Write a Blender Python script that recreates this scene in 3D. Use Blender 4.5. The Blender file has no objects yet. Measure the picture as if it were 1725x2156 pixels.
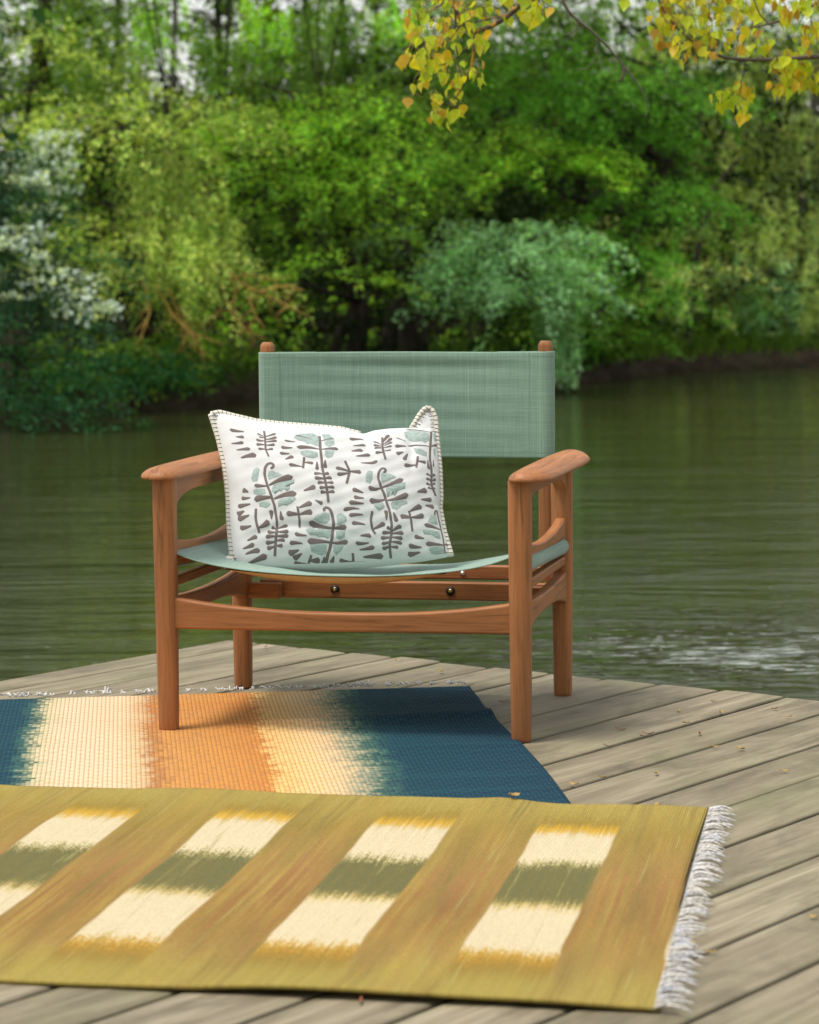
import bpy, bmesh, math, random, json
import numpy as np
from mathutils import Vector, Matrix
random.seed(7); rng = np.random.default_rng(11)
SC = bpy.context.scene
COL = SC.collection
R = math.radians

# ------------------------------------------------------------------ object helpers
def link(o, parent=None):
    COL.objects.link(o)
    if parent is not None: o.parent = parent
    return o
def tag(o, label=None, cat=None, group=None, kind=None):
    if label: o['label'] = label
    if cat: o['category'] = cat
    if group: o['group'] = group
    if kind: o['kind'] = kind
    return o
def empty(name, loc=(0, 0, 0), rz=0):
    o = bpy.data.objects.new(name, None); o.empty_display_size = .2
    o.location = loc; o.rotation_euler = (0, 0, rz)
    return link(o)
def mesh_obj(name, verts, faces, mat=None, parent=None, smooth=True, loc=None):
    me = bpy.data.meshes.new(name); me.from_pydata([tuple(v) for v in verts], [], faces); me.update()
    if mat:
        for m in (mat if isinstance(mat, (list, tuple)) else [mat]): me.materials.append(m)
    if smooth: me.polygons.foreach_set('use_smooth', [True]*len(me.polygons))
    o = bpy.data.objects.new(name, me)
    if loc is not None: o.location = loc
    return link(o, parent)
def bevel(o, w, seg=3, angle=40):
    m = o.modifiers.new('bevel', 'BEVEL'); m.width = w; m.segments = seg; m.limit_method = 'ANGLE'; m.angle_limit = R(angle)
    m.harden_normals = True
    return o
class MB:
    """collects verts and faces for one mesh"""
    def __init__(s): s.v = []; s.f = []; s.m = []
    def add(s, v, f, mi=0):
        n = len(s.v); s.v += [tuple(p) for p in v]; s.f += [tuple(i+n for i in q) for q in f]; s.m += [mi]*len(f)
    def tube(s, pts, rad, sides=8, cap=True, mi=0, power=2.0, up=None):
        pts = [Vector(p) for p in pts]; n = len(pts)
        if not hasattr(rad, '__len__'): rad = [rad]*n
        V = []; F = []; prev = None
        for i, p in enumerate(pts):
            t = (pts[min(i+1, n-1)]-pts[max(i-1, 0)])
            if t.length < 1e-9: t = Vector((0, 0, 1))
            t.normalize()
            if prev is None:
                a = Vector(up) if up else (Vector((1, 0, 0)) if abs(t.x) < .8 else Vector((0, 1, 0)))
            else: a = prev
            a = (a-t*a.dot(t)).normalized(); prev = a; b = t.cross(a)
            for k in range(sides):
                th = 2*math.pi*k/sides; c, q = math.cos(th), math.sin(th)
                if power != 2.0:
                    d = (abs(c)**power+abs(q)**power)**(-1/power)
                else: d = 1
                V.append(p+(a*c+b*q)*rad[i]*d)
        for i in range(n-1):
            for k in range(sides):
                F.append((i*sides+k, i*sides+(k+1) % sides, (i+1)*sides+(k+1) % sides, (i+1)*sides+k))
        if cap:
            F.append(tuple(range(sides-1, -1, -1))); F.append(tuple((n-1)*sides+k for k in range(sides)))
        s.add(V, F, mi)
    def box(s, lo, hi, mi=0):
        x0, y0, z0 = lo; x1, y1, z1 = hi
        s.add([(x0,y0,z0),(x1,y0,z0),(x1,y1,z0),(x0,y1,z0),(x0,y0,z1),(x1,y0,z1),(x1,y1,z1),(x0,y1,z1)],
              [(0,3,2,1),(4,5,6,7),(0,1,5,4),(1,2,6,5),(2,3,7,6),(3,0,4,7)], mi)
    def prism(s, outline, axis, lo, hi, mi=0):
        """outline in the two other axes (cyclic order), extruded along axis"""
        n = len(outline)
        def P(q, h):
            a, b = q
            return (h, a, b) if axis == 0 else ((a, h, b) if axis == 1 else (a, b, h))
        V = [P(q, lo) for q in outline]+[P(q, hi) for q in outline]
        area = sum(outline[i][0]*outline[(i+1) % n][1]-outline[(i+1) % n][0]*outline[i][1] for i in range(n))
        flip = (area < 0) != (axis == 1)
        F = [tuple(range(n-1, -1, -1)), tuple(range(n, 2*n))]+[(i, (i+1) % n, n+(i+1) % n, n+i) for i in range(n)]
        if flip: F = [tuple(reversed(f)) for f in F]
        s.add(V, F, mi)
    def build(s, name, mat, parent=None, smooth=True):
        o = mesh_obj(name, s.v, s.f, mat, parent, smooth)
        if any(s.m): o.data.polygons.foreach_set('material_index', s.m)
        return o
def quads_obj(name, verts, colors, mat, parent=None, nv=4):
    """verts (N*nv,3) numpy, one face of nv corners each, with a colour per vertex (leaf colour, shade painted into some)"""
    n = len(verts)//nv; me = bpy.data.meshes.new(name)
    me.vertices.add(len(verts)); me.vertices.foreach_set('co', np.asarray(verts, dtype=np.float32).ravel())
    me.loops.add(n*nv); me.loops.foreach_set('vertex_index', np.arange(n*nv, dtype=np.int32))
    me.polygons.add(n); me.polygons.foreach_set('loop_start', np.arange(0, n*nv, nv, dtype=np.int32))
    at = me.color_attributes.new('leaf_colour', 'FLOAT_COLOR', 'POINT')
    c = np.ones((len(verts), 4), dtype=np.float32); c[:, :3] = colors; at.data.foreach_set('color', c.ravel())
    me.materials.append(mat); me.update(calc_edges=True)
    return link(bpy.data.objects.new(name, me), parent)

# ------------------------------------------------------------------ node helpers
class NT:
    def __init__(s, name):
        s.m = bpy.data.materials.new(name); s.m.use_nodes = True; s.t = s.m.node_tree; s.n = s.t.nodes; s.n.clear()
        s.out = s.n.new('ShaderNodeOutputMaterial')
    def node(s, typ, **kw):
        n = s.n.new(typ)
        for k, v in kw.items(): setattr(n, k, v)
        return n
    def set(s, sock, v):
        if v is None: return
        if isinstance(v, bpy.types.NodeSocket): s.t.links.new(v, sock)
        elif hasattr(v, '__len__') and sock.type == 'RGBA' and len(v) == 3: sock.default_value = (*v, 1)
        else: sock.default_value = v
    def math(s, op, a, b=None, c=None, clamp=False):
        n = s.node('ShaderNodeMath', operation=op, use_clamp=clamp); s.set(n.inputs[0], a); s.set(n.inputs[1], b); s.set(n.inputs[2], c); return n.outputs[0]
    def mul(s, a, b): return s.math('MULTIPLY', a, b)
    def addm(s, a, b): return s.math('ADD', a, b)
    def obj(s): return s.node('ShaderNodeTexCoord').outputs['Object']
    def sep(s, v):
        n = s.node('ShaderNodeSeparateXYZ'); s.set(n.inputs[0], v); return n.outputs
    def comb(s, x=0, y=0, z=0):
        n = s.node('ShaderNodeCombineXYZ'); s.set(n.inputs[0], x); s.set(n.inputs[1], y); s.set(n.inputs[2], z); return n.outputs[0]
    def scale(s, v, sc):
        n = s.node('ShaderNodeMapping'); s.set(n.inputs['Vector'], v); n.inputs['Scale'].default_value = sc; return n.outputs[0]
    def noise(s, v, scale=5, detail=3, rough=.5, dist=0, dims='3D', w=None):
        n = s.node('ShaderNodeTexNoise', noise_dimensions=dims)
        if v is not None and dims != '1D': s.set(n.inputs['Vector'], v)
        if w is not None: s.set(n.inputs['W'], w)
        n.inputs['Scale'].default_value = scale; n.inputs['Detail'].default_value = detail
        n.inputs['Roughness'].default_value = rough; n.inputs['Distortion'].default_value = dist
        return n.outputs['Fac']
    def white(s, w):
        n = s.node('ShaderNodeTexWhiteNoise', noise_dimensions='1D'); s.set(n.inputs['W'], w); return n.outputs['Value']
    def ramp(s, f, stops, interp='LINEAR'):
        n = s.node('ShaderNodeValToRGB'); e = n.color_ramp.elements; n.color_ramp.interpolation = interp
        while len(e) > 1: e.remove(e[-1])
        for i, (p, c) in enumerate(stops):
            q = e[0] if i == 0 else e.new(p)
            q.position = p; q.color = (*c, 1) if hasattr(c, '__len__') else (c, c, c, 1)
        s.set(n.inputs[0], f); return n.outputs[0]
    def mix(s, f, a, b, blend='MIX'):
        n = s.node('ShaderNodeMix', data_type='RGBA', blend_type=blend); s.set(n.inputs[0], f); s.set(n.inputs[6], a); s.set(n.inputs[7], b); return n.outputs[2]
    def rng(s, v, a, b, c=0., d=1.):
        n = s.node('ShaderNodeMapRange'); s.set(n.inputs[0], v)
        for i, q in enumerate((a, b, c, d)): s.set(n.inputs[i+1], q)
        return n.outputs[0]
    def bump(s, h, strength=.5, dist=.002, normal=None):
        n = s.node('ShaderNodeBump'); n.inputs['Strength'].default_value = strength; n.inputs['Distance'].default_value = dist
        s.set(n.inputs['Height'], h)
        if normal is not None: s.set(n.inputs['Normal'], normal)
        return n.outputs[0]
    def bsdf(s, col, rough=.5, normal=None, spec=.5, **kw):
        n = s.node('ShaderNodeBsdfPrincipled'); s.set(n.inputs['Base Color'], col); s.set(n.inputs['Roughness'], rough)
        s.set(n.inputs['Specular IOR Level'], spec)
        if normal is not None: s.set(n.inputs['Normal'], normal)
        for k, v in kw.items(): s.set(n.inputs[k], v)
        s.t.links.new(n.outputs[0], s.out.inputs[0]); return n

def wood(name, axis, base=(.385, .158, .060), dark=(.13, .052, .020)):
    m = NT(name); v = m.obj(); st = [38, 38, 38]; st[axis] = 2.2
    g = m.noise(m.scale(v, st), 1.6, 5, .65, 1.8)
    st2 = [260, 260, 260]; st2[axis] = 9
    f = m.noise(m.scale(v, st2), 1, 3, .6)
    big = m.noise(v, 4, 2)
    fac = m.math('ADD', m.mul(g, .75), m.mul(f, .35))
    col = m.ramp(fac, [(.34, dark), (.52, base), (.74, tuple(min(1, c*1.35) for c in base))])
    col = m.mix(m.rng(big, .35, .7, 0, .55), col, tuple(c*.6 for c in base))
    rnd = m.node('ShaderNodeObjectInfo').outputs['Random']
    col = m.mix(m.rng(rnd, 0, 1, 0., .38), col, m.mix(1., col, (.62, .55, .48), 'MULTIPLY'))
    m.bsdf(col, m.rng(f, .2, .8, .42, .6), m.bump(f, .3, .0006), .3)
    return m.m
WX, WY, WZ = wood('teak_across', 0), wood('teak_along', 1), wood('teak_upright', 2)

def canvas(name, base, a1, a2, seams=()):
    m = NT(name); v = m.obj()
    s1 = [1, 1, 1]; s1[a1] = 700; s1[a2] = 9
    s2 = [1, 1, 1]; s2[a2] = 900; s2[a1] = 14
    w1 = m.noise(m.scale(v, s1), 1, 2, .6); w2 = m.noise(m.scale(v, s2), 1, 2, .6)
    s3 = [2, 2, 2]; s3[a1] = 330; s3[a2] = 2.5
    slub = m.ramp(m.noise(m.scale(v, s3), 1, 1), [(.62, 0.), (.74, 1.)])
    s4 = [6, 6, 6]; s4[a2] = 60
    band = m.noise(m.scale(v, s4), 1, 2)
    k = m.addm(m.mul(w1, .5), m.mul(w2, .5))
    col = m.mix(m.rng(k, .3, .7), tuple(c*.72 for c in base), tuple(min(1, c*1.22) for c in base))
    col = m.mix(m.mul(slub, .35), col, tuple(min(1, c*1.3+.08) for c in base))
    col = m.mix(m.rng(band, .35, .7, 0, .10), col, tuple(c*.7 for c in base))
    sx = m.sep(v)
    for ax, p, w in seams:
        d = m.math('ABSOLUTE', m.math('SUBTRACT', sx[ax], p))
        col = m.mix(m.rng(d, w*.4, w, .45, 0.), col, tuple(c*.6 for c in base))
    m.bsdf(col, .85, m.bump(k, .7, .0010), .2, **{'Sheen Weight': .2})
    return m.m

# ------------------------------------------------------------------ camera (measured from the photograph's own perspective)
CAM_H = .87916
cd = bpy.data.cameras.new('camera'); cam = bpy.data.objects.new('camera', cd); COL.objects.link(cam); SC.camera = cam
cd.sensor_fit = 'HORIZONTAL'; cd.sensor_width = 24; cd.lens = 24*5279.46/1725
cam.matrix_world = Matrix.Translation((0, 0, CAM_H)) @ Matrix.Rotation(R(90)-.09241, 4, 'X') @ Matrix.Rotation(-.01051, 4, 'Z')
cd.clip_start = .05; cd.clip_end = 2000
cd.dof.use_dof = True; cd.dof.focus_distance = 5.0; cd.dof.aperture_fstop = 5.6; cd.dof.aperture_blades = 0

def at(px, py, Y):
    """a point of the place, Y metres in front of the camera, from its position on a 1725 px wide print"""
    x, y = px-862.5, py-1078; c, s = math.cos(.01051), math.sin(.01051); x, y = c*x-s*y, s*x+c*y
    th = .09241; d, u = 5279.46, -y
    yy = d*math.cos(th)+u*math.sin(th); zz = -d*math.sin(th)+u*math.cos(th)
    return Vector((x*Y/yy, Y, CAM_H+zz*Y/yy))

# ------------------------------------------------------------------ light
SC.view_settings.view_transform = 'Standard'; SC.view_settings.look = 'None'; SC.view_settings.exposure = 0.35; SC.view_settings.gamma = 1
W = bpy.data.worlds.new('World'); SC.world = W; W.use_nodes = True; wt = W.node_tree
bg = wt.nodes['Background']; sky = wt.nodes.new('ShaderNodeTexSky'); sky.sky_type = 'NISHITA'; sky.sun_disc = False
SUN_EL, SUN_AZ = 70, 250     # azimuth measured clockwise from +Y: from behind the camera, to its left
sky.sun_elevation = R(SUN_EL); sky.sun_rotation = R(SUN_AZ); sky.air_density = 1.7; sky.dust_density = 1.2; sky.ozone_density = 1.0
hs = wt.nodes.new('ShaderNodeHueSaturation'); hs.inputs['Saturation'].default_value = .22
wt.links.new(sky.outputs[0], hs.inputs['Color']); wt.links.new(hs.outputs[0], bg.inputs[0]); bg.inputs[1].default_value = .15
sd = bpy.data.lights.new('sun', 'SUN'); sun = bpy.data.objects.new('sun', sd); COL.objects.link(sun)
sd.energy = 2.6; sd.angle = R(18); sd.color = (1, .93, .82)
el, az = R(SUN_EL), R(SUN_AZ)
sun.rotation_euler = Vector((-math.sin(az)*math.cos(el), -math.cos(az)*math.cos(el), -math.sin(el))).to_track_quat('-Z', 'Y').to_euler()
sun.location = (-4, -6, 12)
# ------------------------------------------------------------------ the deck
PA = R(37.5)
SEAM = [-4.103,-3.99,-3.852,-3.705,-3.575,-3.443,-3.297,-3.135,-2.99,-2.85,-2.70,-2.545,-2.39,-2.2332,-2.0924,-1.9431,-1.7996,-1.6533,-1.5123]
while SEAM[-1] < 2.2: SEAM.append(SEAM[-1]+.1445)
m = NT('weathered_decking'); v = m.obj(); x, y, z = m.sep(v)
att = m.node('ShaderNodeAttribute', attribute_name='plank'); pr = att.outputs['Fac']
vv = m.comb(m.addm(x, m.mul(pr, 37.)), y, m.mul(pr, 11.))
g1 = m.noise(m.scale(vv, (2.0, 46, 1)), 1, 5, .62, .8); g2 = m.noise(m.scale(vv, (9, 300, 1)), 1, 3, .6)
g0 = m.noise(m.scale(vv, (3.0, 8.5, 1)), 1, 6, .68, .5)
col = m.ramp(m.addm(m.mul(g1, .7), m.mul(g2, .3)), [(.25, (.075, .058, .036)), (.42, (.205, .168, .110)), (.56, (.315, .268, .182)), (.75, (.46, .40, .295))])
col = m.mix(m.rng(pr, 0, 1, 0., .48), col, (.17, .14, .09))
col = m.mix(m.rng(g0, .46, .66, 0., .78), col, (.095, .076, .048))
col = m.mix(m.rng(m.noise(m.scale(vv, (1.2, 3, 1)), 1.7, 3), .48, .72, 0., .35), col, (.17, .185, .075))
ed = m.node('ShaderNodeAttribute', attribute_name='edge').outputs['Fac']
moss = m.math('MULTIPLY', m.rng(ed, .35, 1., 0., 1.), m.rng(m.noise(m.scale(vv, (6, 10, 1)), 1, 4), .35, .65))
col = m.mix(m.mul(moss, .55), col, (.095, .09, .035))
col = m.mix(m.rng(ed, .8, 1., 0., .75), col, (.035, .027, .016))
m.bsdf(col, m.rng(g1, .3, .7, .6, .8), m.bump(m.addm(m.mul(g1, .6), m.mul(g2, .5)), .55, .003), .35)
DECK = m.m
dv, df, dp, de = [], [], [], []
for i in range(len(SEAM)-1):
    a, b = SEAM[i]+.0034, SEAM[i+1]-.0034; e = 4.600+random.uniform(-.014, .014); e2 = e+random.uniform(-.006, .006)
    pv = random.random(); zt = random.uniform(-.0025, .0); h = .028; c = .0045
    if i == 0: e = e2 = 4.594
    prof = [(a, zt-h), (a, zt-c), (a+c*.45, zt-c*.25), (a+c*1.3, zt), ((a+b)/2, zt+.0008), (b-c*1.3, zt), (b-c*.45, zt-c*.25), (b, zt-c), (b, zt-h)]
    xs = list(np.linspace(-1.6, 4.2, 22))+[4.45, 4.55]
    n0 = len(dv); ph = random.uniform(0, 9)
    for k, xx in enumerate(xs+[None, 'end']):
        for j, (yy, zz) in enumerate(prof):
            f = (yy-a)/(b-a); ex = e*(1-f)+e2*f
            if xx is None: X, Z = ex-.004, zz
            elif xx == 'end': X, Z = ex, (zz-.004 if zz > zt-.01 else zz)
            else: X, Z = xx, zz+.0012*math.sin(xx*1.3+ph)
            dv.append((X, yy, Z)); dp.append(pv); de.append(1. if j in (0, 1, 7, 8) else (.75 if j in (2, 6) else (.5 if j in (3, 5) else 0.)))
    m_ = len(prof); nr = len(xs)+2
    for k in range(nr-1):
        for j in range(m_-1): df.append((n0+k*m_+j, n0+(k+1)*m_+j, n0+(k+1)*m_+j+1, n0+k*m_+j+1))
        df.append((n0+k*m_+m_-1, n0+(k+1)*m_+m_-1, n0+(k+1)*m_, n0+k*m_))
    df.append(tuple(n0+(nr-1)*m_+j for j in range(m_)))
    df.append(tuple(n0+j for j in range(m_-1, -1, -1)))
deck = mesh_obj('deck', dv, df, DECK, None, True)
deck.data.polygons.foreach_set('use_smooth', [False]*len(deck.data.polygons))
for nm, dat in (('plank', dp), ('edge', de)):
    a_ = deck.data.attributes.new(nm, 'FLOAT', 'POINT'); a_.data.foreach_set('value', dat)
deck.rotation_euler = (0, 0, math.pi/2-PA)
tag(deck, 'weathered diagonal plank decking over the river', 'deck', kind='structure')
# local x of the deck runs along the planks (37.5 degrees right of straight ahead), local y = -off
deck.scale = (1, -1, 1)
deck.data.flip_normals()
bm_ = MB()
for xx in (4.42, 3.2, 2.0, .8, -.4): bm_.box((xx-.03, -4.06, -.18), (xx+.03, 2.1, -.0295))
bm_.build('joist', WEATHER := wood('weathered_joist', 1, (.16, .12, .075), (.07, .05, .03)), deck, False)
for xx, yy in ((4.42, -3.9), (4.42, -1.9), (4.42, .1), (2.0, -3.9), (-.4, -3.9)):
    q = MB(); q.tube([(xx+.085, yy, -1.2), (xx+.085, yy, -.03)], .055, 12); q.build('post', WEATHER, deck)

# ------------------------------------------------------------------ the chair
CX, CY, YAW, D = -.13475, 4.79193, -.21272, .5385
chair = empty('armchair', (CX, CY, .001), YAW)
tag(chair, 'low teak armchair with sage green canvas back and seat standing on the deck', 'chair')
def leg(x, y, top):
    q = MB(); zs = [0, .003, .008, .05, .15, .26, .36, .44, top]
    rs = [.0160, .0180, .0188, .0194, .0205, .0215, .0220, .0223, .0223]
    q.tube([(x, y, z) for z in zs], rs, 24, True, 0, 2.9, up=(1, 0, 0)); o = q.build('leg', WZ, chair)
    m_ = o.modifiers.new('e', 'EDGE_SPLIT'); m_.split_angle = R(45)
for x, y in ((-.3500, 0), (.3515, 0), (-.3515, D), (.3495, D)): leg(x, y, .497)
def arm(sx):
    # plan outline of the right arm, mirrored for the left
    pts = [(.331, -.03), (.336, -.040), (.350, -.046), (.372, -.044), (.398, -.032), (.410, -.012), (.414, .03), (.417, .12), (.419, .25), (.419, .40), (.416, .50),
           (.408, .545), (.394, .570), (.372, .582), (.350, .578), (.336, .562), (.330, .53), (.327, .40), (.326, .25), (.327, .12), (.329, .03)]
    if sx < 0: pts = [(-(x-.012), y) for x, y in pts]
    if sx < 0: pts = pts[::-1]
    # resample the outline, then stack inset copies: flat underside, softly crowned top with thin outer edges
    pc = np.array(pts+[pts[0]]); dd = np.r_[0, np.cumsum(np.linalg.norm(np.diff(pc, axis=0), axis=1))]; dd /= dd[-1]; K = 88
    rg = np.stack([np.interp(np.arange(K)/K, dd, pc[:, i]) for i in (0, 1)], 1)
    for _ in range(3): rg = (np.roll(rg, 1, 0)+2*rg+np.roll(rg, -1, 0))/4
    tn = np.roll(rg, -1, 0)-np.roll(rg, 1, 0); tn /= np.linalg.norm(tn, axis=1, keepdims=True); inn = np.stack([-tn[:, 1], tn[:, 0]], 1)
    ar = 0.5*np.sum(rg[:, 0]*np.roll(rg[:, 1], -1)-np.roll(rg[:, 0], -1)*rg[:, 1])
    if ar < 0: inn = -inn
    ax_ = .373 if sx > 0 else -(.373-.012); cy_ = np.clip(rg[:, 1], .0, .54); inn = np.stack([ax_-rg[:, 0], cy_-rg[:, 1]], 1); inn /= np.linalg.norm(inn, axis=1, keepdims=True)
    lev = [(.4975, .0045), (.4982, .0018), (.5000, .0002), (.5025, .0004), (.5058, .0018), (.5095, .0050), (.5132, .0098), (.5166, .0160), (.5190, .0230), (.5206, .0310), (.5212, .0380)]
    V = [(rg[i, 0]+inn[i, 0]*d, rg[i, 1]+inn[i, 1]*d, z) for z, d in lev for i in range(K)]
    F = [(l*K+i, l*K+(i+1) % K, (l+1)*K+(i+1) % K, (l+1)*K+i) for l in range(len(lev)-1) for i in range(K)]
    F += [tuple(range(K-1, -1, -1)), tuple((len(lev)-1)*K+i for i in range(K))]
    if ar < 0: F = [tuple(reversed(f)) for f in F]
    mesh_obj('armrest', V, F, WY, chair)
    # apron under the arm, arched between the legs
    x0 = .3495 if sx > 0 else -.348
    n = 14; up = [(.012+.515*i/n, .4972) for i in range(n+1)]
    lo = [(.012+.515*i/n, .466-.034*abs(2*i/n-1)**5) for i in range(n, -1, -1)]
    q = MB(); q.prism(up+lo, 0, x0-.0125, x0+.0125); bevel(q.build('apron', WY, chair), .004, 3)
    # upper side rail, dipping in the middle
    up = [(.012+.518*i/n, .358+.022*abs(2*i/n-1)**2) for i in range(n+1)]
    lo = [(.012+.518*i/n, .334) for i in range(n, -1, -1)]
    q = MB(); q.prism(up+lo, 0, x0-.011, x0+.011); bevel(q.build('side_rail', WY, chair), .005, 3)
    # thin rail below the canvas tube
    q = MB(); q.prism([(.012, .283), (.528, .279), (.528, .297), (.012, .303)], 0, x0-.010, x0+.010); bevel(q.build('side_rail', WY, chair), .004, 3)
    # lower stretcher, arched below
    up = [(.012+.518*i/n, .2555+.010*abs(2*i/n-1)**2) for i in range(n+1)]
    lo = [(.012+.518*i/n, .2215-.026*abs(2*i/n-1)**2.6) for i in range(n, -1, -1)]
    q = MB(); q.prism(up+lo, 0, x0-.012, x0+.012); bevel(q.build('stretcher', WY, chair), .005, 3)
arm(1); arm(-1)
n = 24
up = [(-.335+.68*i/n, .2415+.0255*abs(2*i/n-1)**2.4) for i in range(n+1)]
lo = [(-.335+.68*i/n, .2035+.0015*(i/n)) for i in range(n, -1, -1)]
q = MB(); q.prism(up+lo, 1, -.0115, .0115); bevel(q.build('stretcher', WX, chair), .006, 4)
# rear rails
q = MB(); q.box((-.315, .548, .196), (.34, .572, .2345)); rail = bevel(q.build('rear_rail', WX, chair), .004, 3)
q = MB(); q.box((-.335, .522, .1965), (-.262, .5475, .230)); bevel(q.build('joint_block', WX, chair), .004, 3)
q = MB(); q.box((.262, .522, .1965), (.335, .5475, .230)); bevel(q.build('joint_block', WX, chair), .004, 3)
q = MB(); q.box((-.335, .590, .236), (.335, .613, .2665)); bevel(q.build('rear_rail', WX, chair), .004, 3)
for xb in (-.362, .336):
    q = MB(); q.box((xb, .538, .236), (xb+.026, .613, .2665)); bevel(q.build('rear_bracket', WY, chair), .003, 2)
mm = NT('brass'); mm.bsdf((.62, .47, .2), .32, None, .5, Metallic=1.0); BRASS = mm.m
mm = NT('recess_shade'); mm.bsdf((.02, .01, .006), .7); DARK = mm.m  # near-black disc round each screw, painted as the shade of a recess
for x in (-.1465, .107):
    q = MB(); q.tube([(x, .5478, .2165), (x, .5462, .2165)], [.0100, .0100], 16, mi=1); q.tube([(x, .5470, .2165), (x, .5458, .2165)], [.0046, .0042], 12)
    q.build('screw', [BRASS, DARK], rail)
mm = NT('steel'); mm.bsdf((.7, .7, .68), .3, None, .5, Metallic=1.0)
q = MB(); q.tube([(.126, .584, .250), (.126, .5905, .250)], [.005, .006], 12); q.build('screw', mm.m, chair)
# back poles
for sx in (-.305, .305):
    q = MB(); zs = [.235, .30, .5, .70, .735, .741, .7465]; rs = [.0145, .0150, .0150, .0150, .0150, .0138, .0098]
    q.tube([(sx, .602+.012*(z-.235), z) for z in zs], rs, 16, True, 0, 3.2, up=(1, .0, 0)); o = q.build('back_pole', WZ, chair)
    o.modifiers.new('e', 'EDGE_SPLIT').split_angle = R(28)
# canvas back: sleeves round both poles
SAGE = (.235, .355, .280)
zt0, zt1 = .4985, .7235
cb = canvas('sage_canvas_back', SAGE, 0, 2, ((0, -.273, .0022), (0, .273, .0022), (2, zt1-.0105, .0024), (2, zt0+.0105, .0024)))
path = []
rs_, px_ = .0180, .305
for t in np.linspace(-.20, -px_, 8): path.append((t, rs_*.9, 0))
for a in np.linspace(90, 270, 12)[1:-1]: path.append((-px_+rs_*math.cos(R(a)), rs_*math.sin(R(a)), 1))
for t in np.linspace(-px_, px_, 64): path.append((t, -rs_, 2))
for a in np.linspace(-90, 90, 12)[1:-1]: path.append((px_+rs_*math.cos(R(a)), rs_*math.sin(R(a)), 3))
for t in np.linspace(px_, .20, 8): path.append((t, rs_*.9, 4))
nz = 64; V = []
for j in range(nz+1):
    f = j/nz; z = zt0+(zt1-zt0)*f
    for (xx, yy, k) in path:
        yb = .602+.012*(z-.235); e = max(0, 1-(xx/.29)**2)
        d = 0
        if k == 2:
            d = .014*e+e**.6*(.0010*math.exp(-((f-.875)/.05)**2)*math.sin(xx*4+1.2)**2*2-.0012*math.exp(-((f-.93)/.04)**2)
                         + .0016*math.exp(-((f-.10)/.05)**2)*(.6+.4*math.sin(xx*6)) + .0007*math.sin(f*15+xx*3+2)*(.5+.5*math.sin(xx*7+1))+.0005*math.sin(f*38+xx*5))
        zz = z+(.0022*(xx/.3)**2 if f > .98 else 0)+.0016*math.sin(xx*9+2)*(f > .98)
        V.append((xx, yb+yy+d, zz))
nn = len(path); F = [(j*nn+i, j*nn+i+1, (j+1)*nn+i+1, (j+1)*nn+i) for j in range(nz) for i in range(nn-1)]
o = mesh_obj('back_cloth', V, F, cb, chair); s_ = o.modifiers.new('s', 'SOLIDIFY'); s_.thickness = .0016; s_.offset = 1
# canvas seat: sling between two rods
def tube_z(y): return .3385-.034*y
def sag(y): return .026+.02*min(1, max(0, y)/.25)
cs = canvas('sage_canvas_seat_lit', (.26, .375, .315), 0, 1, ((1, .008, .0016),))  # same canvas as the back, coloured paler for the light falling from above
rx = .349; path = []
for a in np.linspace(250, 0, 16): path.append(('t', -1, a))
prof = []
for a in np.linspace(300, 90, 14): prof.append((-rx-.0*a+.0185*math.cos(R(180-a+180)), .0185*math.sin(R(a)), 1))
prof = [(-rx+.0185*math.cos(R(a)), .0185*math.sin(R(a)), 1) for a in np.linspace(320, 80, 16)]
mid = [(t, 0, 0) for t in np.linspace(-.335, .335, 50)]
prof2 = [(rx+.0185*math.cos(R(a)), .0185*math.sin(R(a)), 1) for a in np.linspace(100, -140, 16)]
full = prof+mid+prof2
V = []; ny = 30; y0, y1 = .0025, .515
for j in range(ny+1):
    y = y0+(y1-y0)*j/ny
    for (xx, dz, k) in full:
        if k: z = tube_z(y)-.002+dz
        else:
            e = max(0, 1-(xx/.336)**2); z = tube_z(y)+.0165*(1-e)**3-sag(y)*e+.0012*math.sin(xx*40+y*12)*e*min(1, y*8)
        yy = y
        V.append((xx, yy, z))
nn = len(full); F = [(j*nn+i, j*nn+i+1, (j+1)*nn+i+1, (j+1)*nn+i) for j in range(ny) for i in range(nn-1)]
o = mesh_obj('seat_cloth', V, F, cs, chair); s_ = o.modifiers.new('s', 'SOLIDIFY'); s_.thickness = .0022; s_.offset = -1
for sx in (-1, 1):
    q = MB(); q.tube([(sx*rx, .021, tube_z(0)-.002), (sx*rx, .519, tube_z(.515)-.002)], .0165, 20); q.build('seat_rod', WY, chair)
# tan lining under the seat
mm = NT('tan_lining'); mm.bsdf(mm.mix(mm.noise(mm.obj(), 90, 3), (.46, .24, .08), (.56, .31, .12)), .8)
V = []; F = []
for i in range(41):
    xx = -.235+.44*i/40; e = max(0., 1-((xx+.015)/.222)**2)
    zf = tube_z(.012)-sag(.0)*max(0, 1-(xx/.336)**2)-.0035
    for j, (yy, dz) in enumerate(((.004, 0), (.005, -.007*e), (.009, -.013*e), (.05, -.0165*e), (.09, -.018*e-.004), (.12, -.019*e-.006), (.125, -.021*e-.006))): V.append((xx, yy, zf+dz))
F = [(i*7+j, i*7+j+1, (i+1)*7+j+1, (i+1)*7+j) for i in range(40) for j in range(6)]
o = mesh_obj('seat_lining', V, F, mm.m, chair)

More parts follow.
